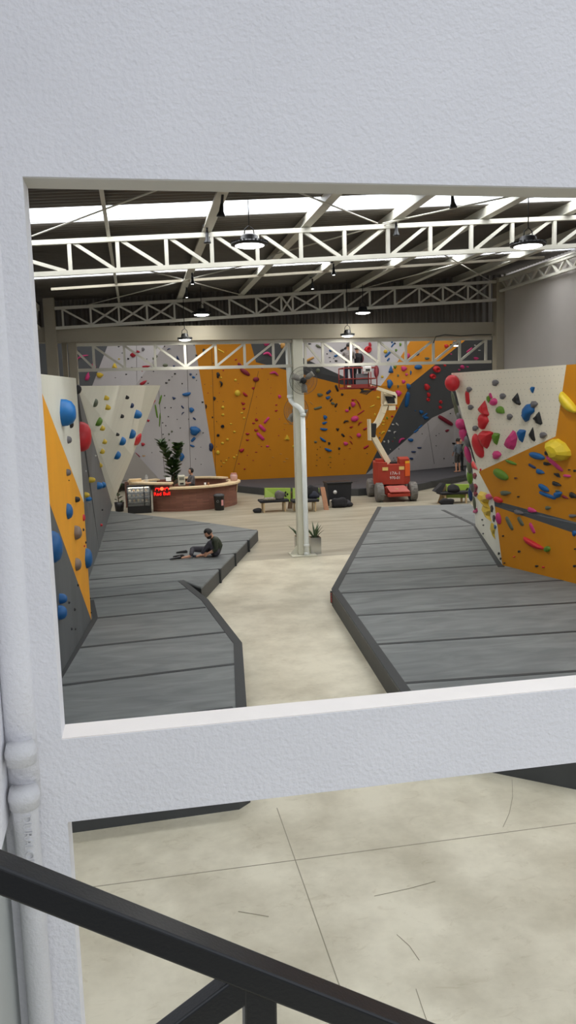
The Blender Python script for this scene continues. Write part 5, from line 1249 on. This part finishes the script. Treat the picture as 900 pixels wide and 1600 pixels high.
def hand(bones, wrist, d, nrm, mi=0, s=1.0, curl=.5):
    """palm, four unequal fingers and a thumb leaving the side of the palm"""
    d = d.normalized(); nrm = nrm.normalized(); sd = d.cross(nrm).normalized(); nrm = sd.cross(d)
    for k in (-1, 0, 1): bones.append((wrist+sd*.018*k*s, wrist+d*.085*s+sd*.026*k*s, .017*s, .015*s, mi))
    for k, L in enumerate((.062, .075, .07, .055)):
        b = wrist+d*.088*s+sd*(-.036+.024*k)*s; m_ = b+d*L*.5*s-nrm*L*.25*curl*s; e = m_+d*L*.35*s*(1-curl*.6)-nrm*L*.5*curl*s
        bones.append((b, m_, .0105*s, .010*s, mi)); bones.append((m_, e, .010*s, .008*s, mi))
    b = wrist+d*.03*s-sd*.03*s; m_ = b+d*.03*s-sd*.03*s; bones.append((b, m_, .014*s, .012*s, mi)); bones.append((m_, m_+d*.035*s-sd*.006*s-nrm*.01*s, .012*s, .009*s, mi))
def face_on(t, hc, f, u, hairm, skinm, beard=None, style='short', hat=None):
    """hair cap, ears, eyes, nose and mouth on a head centred hc, looking along f with crown along u"""
    f = f.normalized(); sdv = f.cross(u).normalized(); u = sdv.cross(f).normalized()
    R_ = Matrix((sdv, f, u)).transposed(); W_ = lambda x, y, z: hc+R_ @ Vector((x, y, z))
    hm = MB(); b = MB(); b.ball((0,0,0), (.088, .108, .118), 20, 14); vs = []
    for v_ in b.v:
        k = 1.0
        if v_.y > .035 and v_.z < .055: k = .80
        if v_.z < (-.03 if style == 'short' else -.09): k = .80
        vs.append(W_(*(v_*k*1.02+Vector((0,-.008,.014)))))
    hm.add(vs, b.f, True); hm.build('hair', hairm, t)
    if hat:
        MB_h = MB(); MB_h.lathe([(.118,.02),(.122,.04),(.105,.09),(.06,.125),(.001,.135)], hc, 20, R_); MB_h.box(W_(0,.13,.035), (.16,.10,.012), R_); MB_h.build('hard_hat', hat, t)
    for s in (-1, 1): MB().ball(W_(s*.031,.088,.006), .012, 10, 6).build('eye', mat('eye_dark', (40,32,28), .3), t)
    MB().tube([W_(-.024,.09,-.052), W_(0,.096,-.054), W_(.024,.09,-.052)], .006, 8).build('mouth', mat('lips', (150,88,80), .6), t)
    if beard:
        bb = MB(); b = MB(); b.ball((0,0,0), (.072,.078,.06), 14, 10); bb.add([W_(*(v_+Vector((0,.026,-.072)))) for v_ in b.v], b.f, True); bb.build('beard', hairm, t)
def headballs(balls, bones, hc, f, u, neck, mi=0):
    f = f.normalized(); sdv = f.cross(u).normalized(); u = sdv.cross(f).normalized(); R_ = Matrix((sdv, f, u)).transposed()
    balls.append((hc, (.078, .098, .112), R_, mi)); bones.append((neck, hc-u*.04-f*.01, .056, .054, mi))
    bones.append((hc+f*.092+u*.01, hc+f*.108-u*.022, .010, .014, mi)); bones.append((hc+f*.06-u*.085, hc+f*.068-u*.095, .034, .03, mi))
    for s in (-1, 1): bones.append((hc+sdv*s*.079+u*.015-f*.01, hc+sdv*s*.083-u*.02-f*.012, .012, .010, mi))
SK, OLV, DG = M['skin'], mat('olive_dark_shirt', (52,58,44), .85, 0, .1, 9), mat('charcoal_trousers', (66,64,70), .85, 0, .1, 9)
# seated man on the left mat
O = Vector((oz(330,873,MH).x, 19.45, MH)); Q = lambda x, y, dy=0: oy(x, y, 19.45+dy)
hipc = Q(336,864.5,.02); hipc.z = MH+.14; chest = Q(337.5,850,0); neck = Q(332.5,841,-.03); hc = Q(325.5,833.5,-.04)
bn, bl = [], []
bn += [(hipc+V(0,-.09,0), hipc+V(0,.09,0), .135, .135, 2), (hipc, chest, .15, .17, 1), (chest+V(0,-.09,.03), chest+V(0,.09,.03), .13, .13, 1), (chest, neck+V(.03,0,-.03), .15, .09, 1)]
shN, shF = Q(336.5,845.5,-.20), Q(333,844.5,.20)
bn += [(chest+V(0,0,.1), shN, .09, .075, 1), (chest+V(0,0,.1), shF, .09, .075, 1)]
elN, elF = Q(338,858,-.24), Q(321,856,.20); wrN, wrF = Q(325,865,-.16), Q(321,864.5,.02)
bn += [(shN, elN, .068, .052, 1), (elN, Q(334,860.5,-.21), .052, .046, 1), (Q(334,860.5,-.21), wrN, .044, .030, 0), (shF, elF, .068, .052, 1), (elF, wrF, .045, .030, 0)]
hand(bn, wrN, Q(318,867,-.08)-wrN, V(0,-1,.6), 0, 1, .6); hand(bn, wrF, Q(316,867.5,-.02)-wrF, V(0,1,.6), 0, 1, .6)
kN = Q(328.5,848,-.08); anN = Q(316.5,866.5,-.06); anN.z = max(anN.z, MH+.07)
bn += [(hipc+V(-.02,-.10,0), kN, .105, .07, 2), (kN, anN+V(0,0,.05), .068, .045, 2), (anN+V(0,0,.05), anN, .036, .034, 0), (anN, anN+V(-.15,-.05,-.03), .036, .028, 0), (anN+V(.03,0,-.02), anN, .034, .034, 0)]
kF = Q(301,861,.08); kF.z = MH+.20; anF = Q(297,870,-.12); anF.z = MH+.06; 
bn += [(hipc+V(-.03,.08,0), kF, .10, .068, 2), (kF, anF+V(.03,0,.04), .066, .05, 2), (anF+V(.03,0,.04), anF+V(-.02,-.01,0), .036, .033, 0), (anF, anF+V(-.20,-.06,-.015), .036, .026, 0)]
headballs(bl, bn, hc, V(-.8,-.3,-.62), V(-.45,-.1,.9), neck)
t = figure('person with black hair and dark shirt sitting on the left mat holding one foot', bn, [SK, OLV, DG], O, bl)
face_on(t, hc, V(-.8,-.3,-.62), V(-.45,-.1,.9), M['hair'], SK, True)
def shoe(px, py, rz, label, m_=M['black']):
    c = oz(px, py, MH); R_ = Matrix.Rotation(rz, 3, 'Z'); t = thing('climbing_shoe', c, label, 'shoe', 'shoes beside the seated person')
    pr = [(-.13,.03,.045), (-.10,.042,.075), (-.02,.04,.06), (.07,.046,.045), (.13,.035,.03), (.155,.012,.02)]
    b = MB(); vs = []; n = 12
    for x, hw2, h in pr:
        for k in range(n):
            a = 2*PI*k/n; vs.append(c+R_ @ Vector((x, hw2*math.cos(a), .012+h/2+h/2*math.sin(a))))
    b.add(vs, [(i*n+k, i*n+(k+1) % n, (i+1)*n+(k+1) % n, (i+1)*n+k) for i in range(len(pr)-1) for k in range(n)]+[list(range(n)), list(range((len(pr)-1)*n, len(pr)*n))], True); b.build('upper', m_, t)
    MB().prism([c+R_ @ Vector((x, y, 0)) for x, y in ((-.135,-.03),(.06,-.046),(.15,-.015),(.15,.015),(.06,.046),(-.135,.03))], (0,0,.014)).build('sole', mat('pale_sole', (170,168,160), .7), t)
shoe(285, 864.5, 2.9, 'black shoe lying behind the outstretched foot of the seated person')
shoe(275, 874.5, 3.3, 'black shoe nearest the left, beside the seated person')
shoe(280, 871, 2.8, 'black shoe touching the outstretched foot of the seated person')
shoe(309, 871.5, .2, 'black shoe between the legs of the seated person', mat('blue_black_shoe', (38,44,56), .6))
# standing figures
def standing(label, foot, H, facing, mats_, arms, hairstyle='short', hat=None, shorts=False, beard=None, lower=None):
    s = H/1.75; f = Vector(facing).normalized(); r_ = f.cross(Vector((0,0,1))).normalized(); o = Vector(foot)
    W_ = lambda x, y, z: o+r_*x*s+f*y*s+Vector((0,0,z*s))
    bn, bl = [], []
    for sg in (-1, 1):
        h_, k_, a_ = W_(sg*.10,0,.90), W_(sg*.11,.02,.49), W_(sg*.12,0,.09)
        if shorts:
            bn += [(h_, k_+(h_-k_)*.15, .095*s, .075*s, 2), (k_+(h_-k_)*.15, k_, .062*s, .056*s, 0), (k_, a_, .056*s, .036*s, 0)]
        else: bn += [(h_, k_, .09*s, .066*s, 2), (k_, a_, .064*s, .05*s, 2)]
        bn += [(a_+f*-.03*s-V(0,0,.03*s), a_+f*.15*s-V(0,0,.055*s), .042*s, .03*s, 0 if shorts else 3)]
    bn += [(W_(-.07,0,.95), W_(.07,0,.95), .12*s, .12*s, 2), (W_(0,0,1.0), W_(0,0,1.28), .135*s, .15*s, 1), (W_(-.09,0,1.32), W_(.09,0,1.32), .115*s, .115*s, 1), (W_(0,0,1.35), W_(0,0,1.46), .10*s, .06*s, 1)]
    for sg, (e, w_) in zip((-1, 1), arms):
        sh_ = W_(sg*.19,0,1.38); e_ = W_(*e); w2 = W_(*w_)
        bn += [(W_(sg*.08,0,1.38), sh_, .07*s, .062*s, 1), (sh_, e_, .058*s, .046*s, 1), (e_, w2, .040*s, .028*s, 0)]
        hand(bn, w2, w2-e_, r_*sg, 0, s, .35)
    hc = W_(0,.03,1.63); headballs(bl, bn, hc, f, V(0,0,1), W_(0,0,1.47))
    t = figure(label, bn, mats_, o, bl, .012); face_on(t, hc, f, V(0,0,1), M['hair'], SK, beard, hairstyle, hat); return t
GR = mat('blue_grey_shirt', (92,100,108), .85, 0, .1, 9); DSH = mat('dark_shorts', (58,58,56), .85); BLK = M['blackfab']
ft = oz(715.5, 738, MH)
standing('person in grey shirt and dark shorts standing barefoot by the back wall', ft, 1.66, (-.35,.9,0), [SK, GR, DSH, SK], [((-.26,.02,1.10), (-.2,.16,.95)), ((.26,.02,1.10), (.2,.16,.95))], shorts=True)
ft2 = oz(724, 737, MH)+V(.05,.5,0)
standing('person in black clothes half hidden behind the right wall edge', ft2, 1.62, (.2,-.9,0), [SK, BLK, BLK, M['black']], [((-.25,.02,1.10), (-.22,.1,.88)), ((.25,.02,1.10), (.22,.1,.88))])
hp = oy(299, 736, 32.0); ft3 = Vector((hp.x, 32.0, 0))
standing('person with dark hair in grey top working behind the counter', ft3, hp.z/1.63*1.75, (-.9,-.35,0), [SK, mat('heather_top', (98,96,98), .85, 0, .2, 14), BLK, M['black']], [((-.22,.12,1.12), (-.12,.38,1.10)), ((.22,.12,1.12), (.12,.38,1.10))], 'long')
wz = zb_+.03; wk = oy(545.5, 600, YP+.38)
standing('worker in grey shirt and navy trousers in the left of the lift basket', V(wk.x, YP+.38, wz), 1.66, (.3,.95,0), [SK, mat('pale_grey_shirt', (142,138,136), .85), mat('navy_trousers', (34,38,56), .85), M['black']], [((-.24,.1,1.15), (-.12,.3,1.2)), ((.24,.1,1.15), (.15,.3,1.25))])
wk = oy(559, 600, YP+.5)
standing('worker in black shirt and white hard hat in the middle of the basket', V(wk.x, YP+.5, wz), 1.55, (-.1,.95,0), [SK, BLK, BLK, M['black']], [((-.24,.1,1.1), (-.15,.28,1.2)), ((.24,.1,1.1), (.15,.28,1.2))], hat=M['white'])
